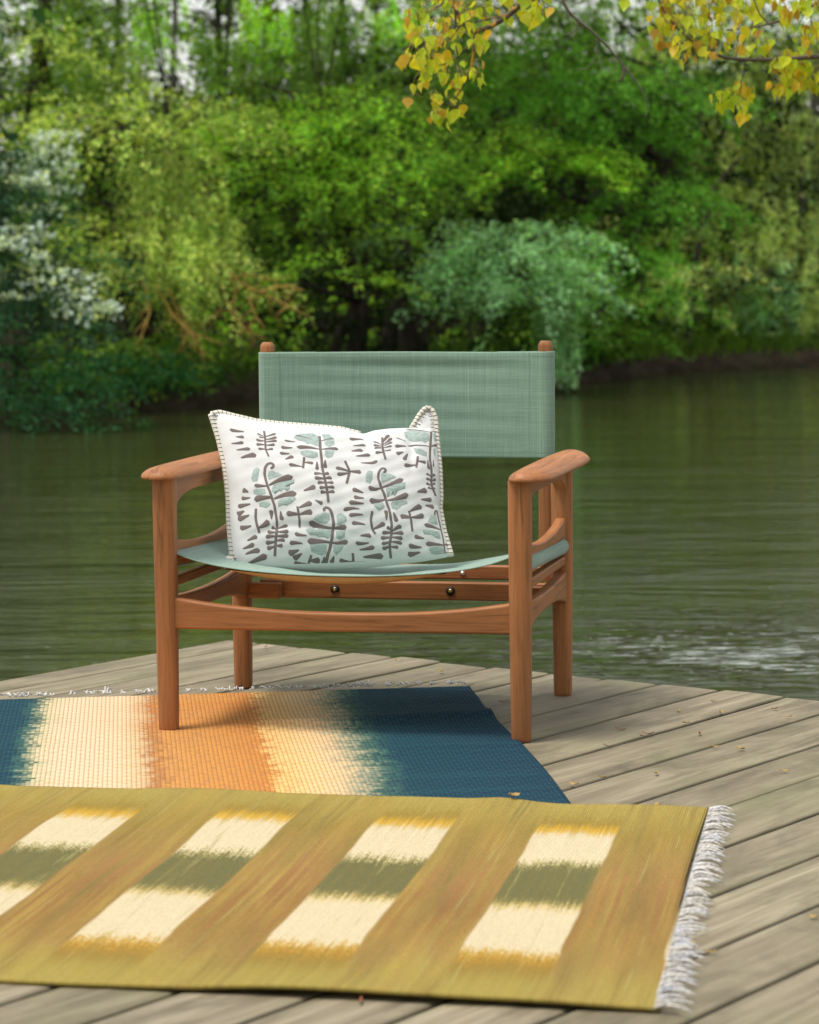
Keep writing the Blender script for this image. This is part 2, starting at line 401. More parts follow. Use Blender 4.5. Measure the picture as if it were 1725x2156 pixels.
# ------------------------------------------------------------------ the cushion
CU = json.loads('''{"drops":[[55,862,119,862,78],[111,821,73,814,72],[103,780,46,765,66],[126,739,62,722,72],[147,699,75,671,102],[177,859,204,842,42],[181,834,205,833,36],[164,809,202,808,66],[159,772,199,776,72],[163,741,197,743,54],[261,868,209,840,42],[260,840,206,819,60],[256,811,203,799,60],[243,783,201,774,60],[231,750,198,741,54],[291,815,337,811,42],[268,762,319,762,78],[256,718,300,717,66],[314,698,275,674,78],[288,637,349,625,72],[399,650,359,659,72],[345,868,446,828,42],[514,852,454,826,48],[339,769,441,756,84],[524,769,446,756,78],[412,601,416,662,66],[450,618,454,675,78],[396,574,440,571,72],[397,543,442,538,78],[408,511,446,508,78],[415,478,447,477,72],[419,450,449,446,72],[465,582,432,567,72],[476,550,440,538,72],[482,516,443,510,72],[484,483,445,478,66],[484,453,449,446,72],[498,623,559,601,78],[502,576,559,593,78],[614,604,562,602,90],[588,866,656,901,78],[657,844,597,813,66],[639,793,584,765,78],[669,763,600,728,78],[698,704,618,678,78],[697,874,733,827,36],[695,844,733,814,60],[695,815,733,797,60],[695,773,733,764,66],[776,915,739,849,78],[785,884,740,831,66],[783,848,742,818,54],[777,813,738,801,48],[771,781,737,776,36],[792,809,845,814,84],[792,745,827,762,90],[823,695,846,751,84],[821,654,881,662,90],[928,683,888,690,84],[807,887,847,854,27],[861,973,970,946,36],[854,822,957,821,42],[996,850,958,821,54],[940,633,939,709,60],[964,661,967,718,36],[925,598,949,580,60],[924,560,950,547,60],[923,526,950,513,60],[930,494,953,487,54],[969,606,952,581,60],[972,570,952,547,60],[968,537,952,517,54],[966,500,956,485,48],[965,475,957,463,42],[299,555,188,494,120],[121,488,181,488,78],[310,444,207,406,126],[117,401,200,415,120],[192,336,192,279,84],[240,274,236,329,84],[264,244,212,222,66],[265,206,211,203,78],[262,178,208,177,78],[244,152,205,150,72],[232,122,202,123,72],[190,233,212,219,66],[169,205,211,201,78],[159,173,208,175,78],[157,139,205,147,78],[161,107,200,120,78],[180,267,132,227,114],[66,461,91,449,102],[59,410,100,414,78],[42,360,99,374,90],[38,309,70,331,108],[39,280,92,304,102],[46,228,98,239,96],[121,178,75,154,84],[105,134,53,107,78],[129,98,63,76,90],[158,69,64,24,102],[261,313,321,305,102],[379,316,321,305,108],[379,376,319,346,108],[398,486,343,458,102],[429,374,395,395,78],[360,255,465,220,108],[529,222,469,220,102],[345,142,451,133,114],[528,132,451,133,90],[398,11,414,54,84],[437,15,457,55,84],[291,188,344,176,78],[263,134,322,129,78],[255,77,303,94,108],[272,49,315,74,96],[269,19,329,19,102],[391,38,338,38,96],[566,470,617,455,102],[572,417,620,416,84],[550,380,621,379,90],[523,334,598,339,78],[546,296,613,303,84],[555,246,618,240,84],[639,166,589,167,90],[562,123,625,123,72],[647,96,577,85,84],[681,42,589,44,102],[477,31,536,20,90],[469,4,534,11,78],[594,7,539,13,72],[811,548,708,497,114],[642,494,703,496,102],[833,433,734,400,132],[647,403,729,411,120],[723,332,720,266,78],[768,245,758,311,84],[712,244,652,212,96],[789,286,841,274,120],[904,289,841,274,114],[899,354,839,318,114],[718,219,743,194,72],[693,184,739,179,78],[682,151,734,151,78],[682,115,728,122,72],[682,83,723,96,72],[787,217,739,187,84],[792,171,737,173,84],[784,137,731,150,78],[777,108,725,121,72],[757,85,719,92,66],[924,472,876,454,126],[951,403,897,402,102],[962,351,919,361,102],[842,149,885,131,90],[806,91,866,77,96],[795,38,855,46,96],[813,6,862,19,90],[899,223,978,188,90],[888,95,973,78,96],[996,81,978,82,54]],"stems":[[36,213,888,206,821,196,743,202,689],[42,362,695,350,612],[48,454,870,441,747,436,625,446,492,456,384],[48,544,677,561,601,542,513],[42,743,896,732,792,737,706],[42,891,728,878,640],[45,974,954,959,824,949,726,953,612,947,520,970,439],[48,203,607,215,609,221,627,211,644,193,639,179,612,173,567,179,499,192,434,208,368,215,295,215,232,203,155,193,65],[48,124,345,120,287,123,243,133,199],[42,312,355,318,292,317,229],[54,435,325,432,341,445,353,461,341,470,299,472,243,459,164,443,97,423,42,408,4],[42,357,64,342,34,327,7],[48,545,67,541,29,524,4],[48,721,602,734,616,730,637,712,641,696,612,692,568,704,499,724,420,740,336,743,236,735,170,718,107,714,25],[48,658,329,647,273,649,215,660,179],[42,834,320,838,260,837,181],[30,959,294,963,322,975,335,976,276,980,212,979,126,973,54,972,11]],"patches":[[337,845,369,880,429,891,447,862,438,781,417,791,402,802,389,795,378,814,354,824],[467,885,500,887,515,852,510,801,485,780,469,790,470,846],[351,735,382,748,425,734,422,700,401,686,369,697,352,716],[462,749,503,747,488,699,467,690,457,708],[850,936,875,956,934,945,960,931,956,870,932,847,920,862,891,852,866,867,852,893],[981,937,996,965,993,876,981,881],[880,799,914,792,939,770,934,733,910,741,886,757],[972,805,984,817,978,748,970,769],[127,598,145,612,154,600,146,565,137,517,117,516,111,535],[187,558,196,589,216,589,225,579,235,581,251,559,226,549,191,531],[201,472,216,505,257,520,304,535,302,511,282,500,280,471,266,457,254,471,239,452,226,462,212,438,199,453],[114,460,127,469,167,466,169,437,139,423,116,437],[225,386,238,405,298,418,306,404,285,376,264,362,245,367,228,358],[138,377,158,391,185,387,190,368,171,348,141,358],[383,272,402,299,436,317,456,308,457,271,438,248,405,254],[490,298,510,315,532,293,533,260,504,233,488,238],[343,211,364,228,456,208,452,173,438,156,419,169,399,165,387,179,360,180],[481,198,522,201,515,161,494,145,477,159],[355,120,396,127,428,118,425,73,404,62,359,84],[461,117,508,118,495,86,470,60,458,80],[635,596,650,625,669,623,664,570,652,528,633,535],[708,585,716,611,733,597,767,583,777,565,744,546,708,530],[728,483,742,503,792,515,820,521,815,478,783,467,769,431,751,449,734,424],[668,387,714,390,720,353,690,333,671,361],[753,375,763,395,824,393,831,372,797,352,774,328,754,340],[939,291,966,290,966,226,940,228,919,243],[888,188,938,185,966,173,964,121,944,131,925,151,890,158],[897,62,921,78,962,65,970,25,940,13,907,29]],"outline":{"left":[[-149.6,3.6],[-157.5,23.6],[-158.7,62.0],[-159.8,103.9],[-159.0,152.4],[-161.0,188.3],[-164.3,234.3],[-172.6,284.0],[-186.1,340.2]],"top":[[-186.1,340.2],[-168.4,343.9],[-138.5,334.9],[-93.7,322.3],[-48.5,315.4],[-3.1,310.5],[42.3,305.6],[81.7,300.7],[104.2,293.9],[128.2,287.1],[148.6,294.0],[179.6,298.1],[216.6,300.0],[250.6,301.3],[281.4,300.7]],"right":[[290.4,11.4],[286.2,34.1],[279.7,66.7],[277.2,92.8],[275.1,119.0],[278.7,141.8],[279.9,164.9],[281.8,207.8],[281.6,244.4],[281.6,271.2],[281.4,300.7]],"bottom":[[-149.6,3.6],[-130.8,-4.2],[-110.2,-7.0],[-65.9,-9.8],[-6.6,-11.5],[52.9,-11.6],[112.8,-9.4],[173.1,-5.3],[233.7,1.0],[276.5,7.9],[290.4,11.4]],"ear":[[229.5,299.7],[239.2,314.0],[249.7,330.7],[259.2,341.6],[268.0,346.2],[276.6,338.6],[281.5,321.6],[282.0,300.7]]}}''')
phi = R(20); P0 = np.array([-.12, .235, .305]); Rv = np.array([math.cos(phi), math.sin(phi), 0]); bk = np.array([-math.sin(phi), math.cos(phi), 0])
Uv = .16*bk+np.array([0, 0, .30]); Uv /= np.linalg.norm(Uv); Nv = np.cross(Rv, Uv)
OUT = {k: np.array(a)/1000 for k, a in CU['outline'].items()}
def curve(pts):
    d = np.r_[0, np.cumsum(np.linalg.norm(np.diff(pts, axis=0), axis=1))]; d /= d[-1]
    return lambda t: np.stack([np.interp(t, d, pts[:, 0]), np.interp(t, d, pts[:, 1])], -1)
cL, cT, cR, cB = [curve(OUT[k]) for k in ('left', 'top', 'right', 'bottom')]
def coons(u, v):
    u = np.asarray(u, float); v = np.asarray(v, float); U = u[..., None]; Wv = v[..., None]
    a, b, c, d = OUT['bottom'][0], OUT['bottom'][-1], OUT['top'][0], OUT['top'][-1]
    return (1-Wv)*cB(u)+Wv*cT(u)+(1-U)*cL(v)+U*cR(v)-((1-U)*(1-Wv)*a+U*(1-Wv)*b+(1-U)*Wv*c+U*Wv*d)
def bulge(u, v):
    u = np.clip(u, 0, 1); v = np.clip(v, 0, 1)
    return .066*(4*u*(1-u))**.5*(4*v*(1-v))**.5
def crease(u, v):
    w = (4*u*(1-u))**.5*(4*v*(1-v))**.5
    c = -.0055*np.exp(-((u-.66-.10*(1-v))/.018)**2)*np.clip((v-.72)/.2, 0, 1)
    c = c-.006*np.exp(-((u-.865-.05*(v-.8))/.018)**2)*np.clip((v-.55)/.2, 0, 1)
    c = c+.0016*np.sin(u*23+v*9)*np.sin(v*17-u*5+1)+.0010*np.sin(u*51-v*31)*np.sin(v*44+u*12)
    c = c-.004*np.exp(-((u-.06-.22*(1-v))/.02)**2)*np.clip((.85-v)*3, 0, 1)*np.clip((v-.45)*4, 0, 1)
    c = c-.0045*np.exp(-((v-.14-.10*np.sin(u*5))/.022)**2)*np.clip(1-abs(u-.3)*3, 0, 1)-.004*np.exp(-((u-.80+.3*(v-.3))/.016)**2)*np.clip(1-abs(v-.3)*3.5, 0, 1)
    return c*w*1.5
def csurf(u, v, off=0, side=1):
    u = np.asarray(u, float); v = np.asarray(v, float)
    ab = coons(u, v); d = (bulge(u, v)+crease(u, v)) if side > 0 else -.62*bulge(u, v)
    return P0+ab[..., :1]*Rv+ab[..., 1:]*Uv+(d+off)[..., None]*Nv
mm = NT('white_cotton'); v_ = mm.obj(); w1 = mm.noise(mm.scale(v_, (900, 900, 900)), 1, 2); w2 = mm.noise(v_, 28, 3)
mm.bsdf(mm.mix(w1, (.62, .625, .625), (.70, .705, .705)), .9, mm.bump(mm.addm(mm.mul(w1, .3), mm.mul(w2, .8)), .35, .0035), .15, **{'Sheen Weight': .2}); COTTON = mm.m
mm = NT('brown_embroidery'); v_ = mm.obj(); w1 = mm.noise(mm.scale(v_, (500, 500, 1500)), 1, 3)
mm.bsdf(mm.mix(w1, (.125, .100, .095), (.225, .188, .178)), .8, mm.bump(w1, .6, .001), .2); BROWN = mm.m
mm = NT('sage_embroidery'); v_ = mm.obj(); w1 = mm.noise(mm.scale(v_, (130, 130, 420)), 1, 2, .6, .8)
mm.bsdf(mm.ramp(w1, [(.3, (.25, .325, .305)), (.5, (.335, .415, .39)), (.7, (.44, .515, .485))]), .8, mm.bump(w1, .4, .0006), .2); TEAL = mm.m
mm = NT('ivory_edging'); mm.bsdf((.66, .64, .56), .9, None, .15); IVORY = mm.m
q = MB(); nu, nv_ = 96, 72
ug = (1-np.cos(np.linspace(0, math.pi, nu+1)))/2; vg = (1-np.cos(np.linspace(0, math.pi, nv_+1)))/2
ug = .5*ug+.5*np.linspace(0, 1, nu+1); vg = .5*vg+.5*np.linspace(0, 1, nv_+1)
UU, VV = np.meshgrid(ug, vg)
front = csurf(UU, VV).reshape(-1, 3); back = csurf(UU, VV, 0, -1).reshape(-1, 3)
G = [(j*(nu+1)+i, j*(nu+1)+i+1, (j+1)*(nu+1)+i+1, (j+1)*(nu+1)+i) for j in range(nv_) for i in range(nu)]
q.add(front, G, 0); q.add(back, [tuple(reversed(f)) for f in G], 0)
# the ear of the top right corner, pinched up above the filling
E = OUT['ear']; nE = len(E); half = nE//2
Vv = []; F = []
E0 = E.copy(); E0[0] += (.0, -.03); E0[-1] += (.0, -.03); lft = curve(E0[:5]); rgt = curve(E0[::-1][:4])
for j in range(13):
    t = j/12; a, b = lft(np.array(t)), rgt(np.array(t))
    for i in range(11):
        s = i/10; p2 = a*(1-s)+b*s
        d = .014*(4*s*(1-s))**.5*(1-t)**.6+.004*math.sin(s*5+t*4)*(1-t)+.001
        Vv.append(P0+p2[0]*Rv+p2[1]*Uv+d*Nv-.004*Nv)
F = [(j*11+i, j*11+i+1, (j+1)*11+i+1, (j+1)*11+i) for j in range(12) for i in range(10)]
q.add(Vv, F, 0)
q.add([np.array(p)-.012*Nv*(1-(k//11)/12) for k, p in enumerate(Vv)], [tuple(reversed(f)) for f in F], 0)
Wm, Hm = .455, .335
def on(u, v, off): return csurf(np.array(u), np.maximum(np.array(v), .022), off)
for (u0, v0, u1, v1, w) in CU['drops']:   # thick end -> thin end
    a = np.array([u0*Wm, v0*Hm])/1000; b = np.array([u1*Wm, v1*Hm])/1000; w = w*1e-4
    L = np.linalg.norm(b-a)+1e-6; t = (b-a)/L; nrm = np.array([-t[1], t[0]]); V = []; K = 9
    bend = random.uniform(-.05, .05)*L
    for k in range(K+1):
        s = k/K; prof_ = (math.sin(min(1, s/.16)*math.pi/2))**.7*(1-.72*max(0, (s-.12)/.88)**.9)
        if s > .97: prof_ *= .6
        h = max(w*.13, w*.60*prof_); c = a+t*L*s+nrm*bend*math.sin(math.pi*s)
        for o_, lift in ((-h, .0003), (-h*.5, .0007), (0, .0008), (h*.5, .0007), (h, .0003)):
            pp = c+nrm*o_; V.append(on(pp[0]/Wm, pp[1]/Hm, lift))
    q.add(V, [(k*5+i, k*5+i+1, (k+1)*5+i+1, (k+1)*5+i) for k in range(K) for i in range(4)], 1)
for st in CU['stems']:
    w = st[0]*1e-4*.56; pts = np.array(st[1:], float).reshape(-1, 2)/1000*np.array([Wm, Hm])
    cv = curve(pts); K = max(8, len(pts)*5); c = cv(np.linspace(0, 1, K+1)); V = []
    for _ in range(2): c[1:-1] = (c[:-2]+2*c[1:-1]+c[2:])/4
    for k in range(K+1):
        t = c[min(k+1, K)]-c[max(k-1, 0)]; t = t/(np.linalg.norm(t)+1e-9); nrm = np.array([-t[1], t[0]])
        for o_, lift in ((-w, .0004), (0, .0010), (w, .0004)):
            pp = c[k]+nrm*o_; V.append(on(pp[0]/Wm, pp[1]/Hm, lift))
    q.add(V, [(k*3+i, k*3+i+1, (k+1)*3+i+1, (k+1)*3+i) for k in range(K) for i in range(2)], 1)
for pa in CU['patches']:
    pts = np.array(pa, float).reshape(-1, 2)/1000*np.array([Wm, Hm]); c = pts.mean(0)
    ring = np.array([pts[i]*(1-f)+pts[(i+1) % len(pts)]*f for i in range(len(pts)) for f in (0, .5)])
    V = []; N_ = len(ring)
    for k, (s, lift) in enumerate(((1.04, .0003), (.96, .0005), (.6, .0007), (.3, .0007))):
        for r_ in ring: pp = c+(r_-c)*s; V.append(on(pp[0]/Wm, pp[1]/Hm, lift))
    V.append(on(c[0]/Wm, c[1]/Hm, .0008))
    F = [(k*N_+i, k*N_+(i+1) % N_, (k+1)*N_+(i+1) % N_, (k+1)*N_+i) for k in range(3) for i in range(N_)]+[(3*N_+i, 3*N_+(i+1) % N_, 4*N_) for i in range(N_)]
    q.add(V, F, 2)
cush = q.build('cushion', [COTTON, BROWN, TEAL]); cush.location = (CX, CY, .001); cush.rotation_euler = (0, 0, YAW)
tag(cush, 'white oblong cushion embroidered with brown and sage sprigs, leaning in the armchair', 'cushion')
# whip-stitched edging: an ivory cord along all four seams with brown stitches over it
q = MB()
def edge_run(cv, inward, stitches, a=0., b=1., slant=.0):
    ts = np.linspace(a, b, 60); c = cv(ts)
    pts = [P0+x*Rv+y*Uv for x, y in c]
    q.tube(pts, .0062, 8, True, 0)
    for k in range(stitches):
        t = a+(b-a)*(k+.5)/stitches+random.uniform(-.0012, .0012)
        p = cv(np.array(t)); p2 = cv(np.array(min(1, t+.01))); p1 = cv(np.array(max(0, t-.01))); tn = (p2-p1)/np.linalg.norm(p2-p1)
        nn_ = np.array([-tn[1], tn[0]])
        if nn_ @ np.array(inward) < 0: nn_ = -nn_
        pl = []
        for f, lift in ((-.0056, .000), (-.0044, .0044), (.000, .0064), (.0055, .0066), (.0125, .0075)):
            w_ = p+nn_*f+tn*(slant*(f+.005)/.014); pl.append(P0+w_[0]*Rv+w_[1]*Uv+lift*Nv)
        q.tube(pl, .00075, 5, True, 1)
edge_run(cL, (1, 0), 37, slant=-.004); edge_run(cT, (0, -1), 34, 0, .66, slant=.003); edge_run(cR, (-1, 0), 32, slant=.002)
edge_run(curve(E[:5]), (1, -.4), 7, slant=.001); edge_run(curve(E[::-1][:4]), (-1, 0), 5)
# folded tip at the lower left
tip = [(-.150, .004), (-.166, .010), (-.178, .006), (-.170, -.002), (-.150, -.006)]
q.tube([P0+x*Rv+y*Uv+.012*Nv for x, y in tip], [.006, .010, .008, .009, .006], 8)
for x in (-.172, -.164, -.156):
    q.tube([P0+x*Rv+.013*Uv+.018*Nv, P0+(x+.004)*Rv+.006*Uv+.0225*Nv, P0+(x+.008)*Rv-.004*Uv+.021*Nv], .001, 5, True, 1)
o = q.build('edging', [IVORY, BROWN], cush)
# ------------------------------------------------------------------ the rugs
def rug_mesh(name, s0, s1, t0, t1, ns, nt, zf, mat, edgef, thick):
    V = []; F = []
    for j in range(nt+1):
        for i in range(ns+1):
            s = s0+(s1-s0)*i/ns; t = t0+(t1-t0)*j/nt
            s, t = edgef(s, t); V.append((s, t, zf(s, t)))
    n = (ns+1)*(nt+1)
    V += [(x, y, max(.0006, z-thick)) for x, y, z in V]
    for j in range(nt):
        for i in range(ns):
            a = j*(ns+1)+i; F.append((a, a+1, a+ns+2, a+ns+1)); F.append((n+a+ns+1, n+a+ns+2, n+a+1, n+a))
    bord = [i for i in range(ns+1)]+[j*(ns+1)+ns for j in range(1, nt+1)]+[nt*(ns+1)+i for i in range(ns-1, -1, -1)]+[j*(ns+1) for j in range(nt-1, 0, -1)]
    for k in range(len(bord)):
        a, b = bord[k], bord[(k+1) % len(bord)]; F.append((a, n+a, n+b, b))
    o = mesh_obj(name, V, F, mat); return o
# frame (s, t) of a rug: object whose local x = s, local y = t (mirrored into a right-handed frame with z up)
def place(o, org, sdir, tdir):
    M = Matrix(((sdir[0], tdir[0], 0, org[0]), (sdir[1], tdir[1], 0, org[1]), (0, 0, 1, .001), (0, 0, 0, 1))); o.matrix_world = M
# --- far rug: blue, cream and orange ikat
m = NT('blue_orange_weave'); v = m.obj(); s, t, _ = m.sep(v)
rows = m.math('FLOOR', m.mul(t, 125)); wr = m.white(rows); wr2 = m.white(m.addm(m.math('FLOOR', m.mul(t, 250)), 71.3))
slow = m.noise(None, 5, 3, dims='1D', w=t)
jit = m.math('ADD', m.mul(m.math('SUBTRACT', wr, .5), .022), m.mul(m.math('SUBTRACT', wr2, .5), .018))
jit = m.addm(jit, m.mul(m.math('SUBTRACT', slow, .5), .09))
cells = m.comb(m.math('FLOOR', m.mul(s, 118)), m.math('FLOOR', m.mul(t, 60)), 0)
wn = m.node('ShaderNodeTexWhiteNoise', noise_dimensions='2D'); m.set(wn.inputs['Vector'], cells); cw = wn.outputs['Value']
amp = m.ramp(s, [(.0, .1), (.28, 1.), (.42, .9), (.47, .5), (.7, .6), (.85, .9), (1., .5)])
ss = m.addm(s, m.math('MULTIPLY', m.addm(jit, m.mul(m.math('SUBTRACT', cw, .5), .034)), amp))
blue, blue2, green, cream, peach, oran, brown = (.007, .029, .054), (.008, .040, .060), (.04, .115, .09), (.66, .50, .325), (.64, .42, .23), (.50, .205, .048), (.36, .155, .05)
K = 1/1.5
cA = m.ramp(m.mul(ss, K), [(p*K, c) for p, c in ((0, blue), (.245, blue2), (.285, green), (.322, (.30, .30, .20)), (.365, (.62, .45, .25)), (.40, (.66, .46, .22)), (.465, (.70, .44, .16)), (.485, oran), (.56, (.52, .235, .06)), (.66, (.52, .25, .075)), (.685, brown), (.71, (.58, .41, .22)), (.75, (.66, .49, .31)), (.86, cream), (.905, (.48, .45, .27)), (.925, green), (.95, blue2), (1.3, blue))])
streak = m.noise(m.comb(m.mul(s, 1.2), m.mul(t, 34), 0), 1, 4, .6)
inor = m.ramp(s, [(.40, 0.), (.47, 1.), (.70, 1.), (.74, 0.)])
cA = m.mix(m.math('MULTIPLY', m.rng(streak, .42, .66), m.mul(m.mul(inor, m.ramp(t, [(.08, 0.), (.2, 1.), (.35, .8), (.5, .1)])), .6)), cA, (.58, .15, .02))
inblue = m.ramp(s, [(.24, 1.), (.33, 0.), (.90, 0.), (.95, 1.)])
cA = m.mix(m.math('MULTIPLY', m.rng(streak, .45, .75), m.mul(inblue, .5)), cA, (.012, .085, .092))
cA = m.mix(m.math('MULTIPLY', m.rng(cw, .55, .95), m.mul(inor, .24)), cA, (.22, .11, .07))
inpe = m.ramp(s, [(.33, 0.), (.36, 1.), (.47, 1.), (.49, 0.), (.70, 0.), (.74, 1.), (.9, 1.), (.93, 0.)])
cA = m.mix(m.math('MULTIPLY', m.rng(streak, .5, .72), m.mul(inpe, .35)), cA, (.75, .33, .13))
# weave: ribs of weft over the warp cords
wx = m.math('SINE', m.mul(s, 2*math.pi*75)); wy = m.math('SINE', m.mul(t, 2*math.pi*62))
warpgap = m.math('POWER', m.math('ABSOLUTE', m.math('SINE', m.mul(s, math.pi*118))), .6)
weftgap = m.math('POWER', m.math('ABSOLUTE', m.math('SINE', m.addm(m.mul(t, math.pi*30), m.mul(m.math('FLOOR', m.mul(s, 59)), math.pi*.5)))), .6)
hgt = m.math('ADD', m.mul(m.math('POWER', warpgap, .7), .6), m.mul(m.math('POWER', weftgap, .45), .6))
cA = m.mix(m.rng(hgt, .35, 1.0, .85, 0.), cA, m.mix(inblue, (.30, .14, .06), (.055, .12, .17)))
m.bsdf(cA, .95, m.bump(hgt, .7, .004), .15); RUG1 = m.m
def fold(s, t):
    c1 = .42+.12*(s-.245); z = .010*math.exp(-((t-c1-.16*max(0, s-.7))/.045)**2)*(.55+.45*math.cos((s-.1)*2.6))
    z += .006*math.exp(-((t-.62-.03*s)/.05)**2)*max(0, 1-abs(s-1.0)/.5)
    z += .004*math.exp(-((t-.20)/.05)**2)*max(0, 1-abs(s-.1)/.3)+.0035*math.exp(-((t-.72)/.06)**2)*max(0, 1-abs(s-.12)/.3)
    dl = min(math.hypot(s-.645, t-.44), 9)
    return z*(1-math.exp(-(dl/.12)**2))+.0040
def ef1(s, t): return (s+.006*math.sin(t*5)*(s < .02), t+(.006*math.sin(s*9)+.004*math.sin(s*23) if t < .04 else 0))
rug1 = rug_mesh('rug', 0, 2.0, .040, 1.42, 240, 170, fold, RUG1, ef1, .0032)
s1d = Vector((-.9948, -.135, 0)).normalized(); t1d = (Vector((.135, -.9948, 0)).normalized()+s1d*.045).normalized()
O1 = Vector((.1225, 5.3903, 0)); place(rug1, O1-s1d*.0, s1d, t1d)
rug1.data.flip_normals()
tag(rug1, 'ikat rug in dark blue, cream and orange bands under the chair', 'rug')
mm = NT('white_yarn'); w1 = mm.noise(mm.obj(), 300, 2); mm.bsdf(mm.mix(w1, (.55, .55, .55), (.70, .70, .70)), .9, None, .15); YARN = mm.m
mm = NT('lilac_yarn'); w1 = mm.noise(mm.obj(), 26, 2); w2 = mm.noise(mm.obj(), 400, 2)
mm.bsdf(mm.mix(mm.mul(w2, .5), mm.ramp(w1, [(.42, (.56, .53, .49)), (.52, (.60, .585, .58)), (.70, (.50, .51, .58)), (.78, (.34, .37, .54))]), (.64, .62, .59)), .9, None, .15); LILAC = mm.m
q = MB(); r_ = random.Random(3)
s = .015
while s < 1.9:
    for k in range(r_.randint(2, 5)):
        a = s+r_.uniform(-.008, .008); l = r_.uniform(.010, .028); ang = r_.uniform(-.9, .9); pts = []
        for i in range(5):
            f = i/4; pts.append((a+math.sin(ang)*l*f+r_.uniform(-.003, .003), .036-math.cos(ang)*l*f, .009+r_.uniform(0, .010)*math.sin(f*3.1)*(1-f*.4)))
        q.tube(pts, [.0015, .0014, .0012, .0011, .0007], 5)
    if r_.random() < .10:
        for k in range(5):
            a = s+r_.uniform(-.01, .01); q.tube([(a, .036, .01), (a+r_.uniform(-.012, .012), .024, .012+r_.uniform(0, .016)), (a+r_.uniform(-.02, .02), .014, .008+r_.uniform(0, .008))], [.0017, .0015, .0008], 5)
    s += r_.uniform(.014, .040)
q.build('fringe', YARN, rug1)
# --- near rug: olive and mustard stripes with cream and green squares
m = NT('olive_mustard_weave'); v = m.obj(); s, t, _ = m.sep(v)
th = m.math('FLOOR', m.mul(s, 420)); wv = m.white(th); wv2 = m.white(m.addm(m.math('FLOOR', m.mul(s, 170)), 33.7))
jit = m.addm(m.mul(m.math('SUBTRACT', wv, .5), .030), m.mul(m.math('SUBTRACT', wv2, .5), .0))
jit = m.addm(jit, m.mul(m.math('SUBTRACT', m.noise(None, 40, 2, dims='1D', w=s), .5), .004))
wn = m.node('ShaderNodeTexWhiteNoise', noise_dimensions='2D'); m.set(wn.inputs['Vector'], m.comb(th, m.math('FLOOR', m.mul(t, 210)), 0)); cell = wn.outputs['Value']
tt = m.math('ADD', t, m.addm(jit, m.mul(m.math('SUBTRACT', cell, .5), .034)))
fs = m.noise(m.comb(m.mul(s, 95), m.mul(t, 1.1), 0), 1, 4, .65); fs2 = m.noise(m.comb(m.mul(s, 420), m.mul(t, 5), 0), 1, 2)
fs3 = m.noise(m.comb(m.mul(s, 22), m.mul(t, 2.4), 0), 1, 3)
olive, olive2, must, gold, creamy, green, brown, rust = (.39, .30, .072), (.43, .335, .09), (.58, .36, .065), (.68, .40, .045), (.72, .61, .40), (.165, .155, .062), (.345, .21, .066), (.365, .19, .07)
K = 1/1.3
mot = m.ramp(m.mul(tt, K), [(p*K, c) for p, c in ((0, olive2), (.10, olive), (.17, (.33, .225, .045)), (.225, gold), (.242, (.64, .44, .13)), (.255, creamy), (.432, creamy), (.450, (.46, .39, .17)), (.478, green), (.662, green), (.688, (.40, .32, .11)), (.702, (.66, .50, .20)), (.722, creamy), (.935, creamy), (.950, (.62, .40, .10)), (.985, (.44, .245, .035)), (1.03, (.32, .21, .045)), (1.09, olive), (1.3, olive2))])
stp = m.ramp(m.mul(m.addm(t, m.mul(m.math('SUBTRACT', fs3, .5), .25)), K), [(p*K, c) for p, c in ((0, olive2), (.12, olive), (.25, (.34, .23, .05)), (.42, brown), (.55, rust), (.70, (.30, .145, .052)), (.85, (.33, .17, .052)), (.98, brown), (1.08, olive), (1.3, olive2))])
stp = m.mix(m.rng(fs, .38, .62, 0, .9), stp, m.mix(m.rng(fs3, .3, .7), (.22, .165, .05), (.47, .32, .08)))
stp = m.mix(m.rng(m.noise(m.comb(m.mul(s, 40), m.mul(t, .8), 3.3), 1, 3), .52, .75, 0, .35), stp, (.36, .30, .09))
mot = m.mix(m.math('MULTIPLY', m.rng(fs, .45, .7, 0, .35), m.ramp(m.mul(tt, K), [(.26*K, 1.), (.28*K, .12), (.42*K, .12), (.46*K, 1.), (.68*K, 1.), (.73*K, .12), (.92*K, .12), (.96*K, 1.)])), mot, (.25, .20, .05))
# column mask: squares 0.13 wide every 0.264
ph = m.math('FRACT', m.math('DIVIDE', m.math('ADD', m.math('SUBTRACT', s, .19-.132), m.mul(m.math('SUBTRACT', m.noise(None, 4, 2, dims='1D', w=t), .5), .012)), .264))
dc = m.math('ABSOLUTE', m.math('SUBTRACT', ph, .5))
col_m = m.rng(dc, .235, .250, 1., 0.)
col = m.mix(col_m, stp, mot)
# the far end of the rug (beyond the first column on the right) is plain
light = m.math('MULTIPLY', m.math('GREATER_THAN', m.white(m.math('FLOOR', m.mul(s, 260))), .90), m.rng(m.noise(m.comb(m.mul(s, 260), m.mul(t, 9), 0), 1, 2), .50, .62))
col = m.mix(m.mul(light, .5), col, (.42, .37, .14))
col = m.mix(m.rng(fs2, .3, .7, .0, .20), col, m.mix(.5, col, (.12, .09, .03)))
col = m.mix(m.rng(cell, 0, 1, 0., .34), col, m.mix(1., col, (.60, .58, .54), 'MULTIPLY'))
rib = m.math('ABSOLUTE', m.math('SINE', m.mul(t, math.pi*110))); th2 = m.math('ABSOLUTE', m.math('SINE', m.mul(s, math.pi*260)))
hgt = m.addm(m.mul(rib, .6), m.mul(th2, .5))
m.bsdf(col, .95, m.bump(hgt, .8, .0035), .15); RUG2 = m.m
O2 = Vector((.4882, 4.0878, 0)); s2d = Vector((-.9824, .1867, 0)).normalized(); t2d = Vector((-.1867, -.9824, 0)).normalized()
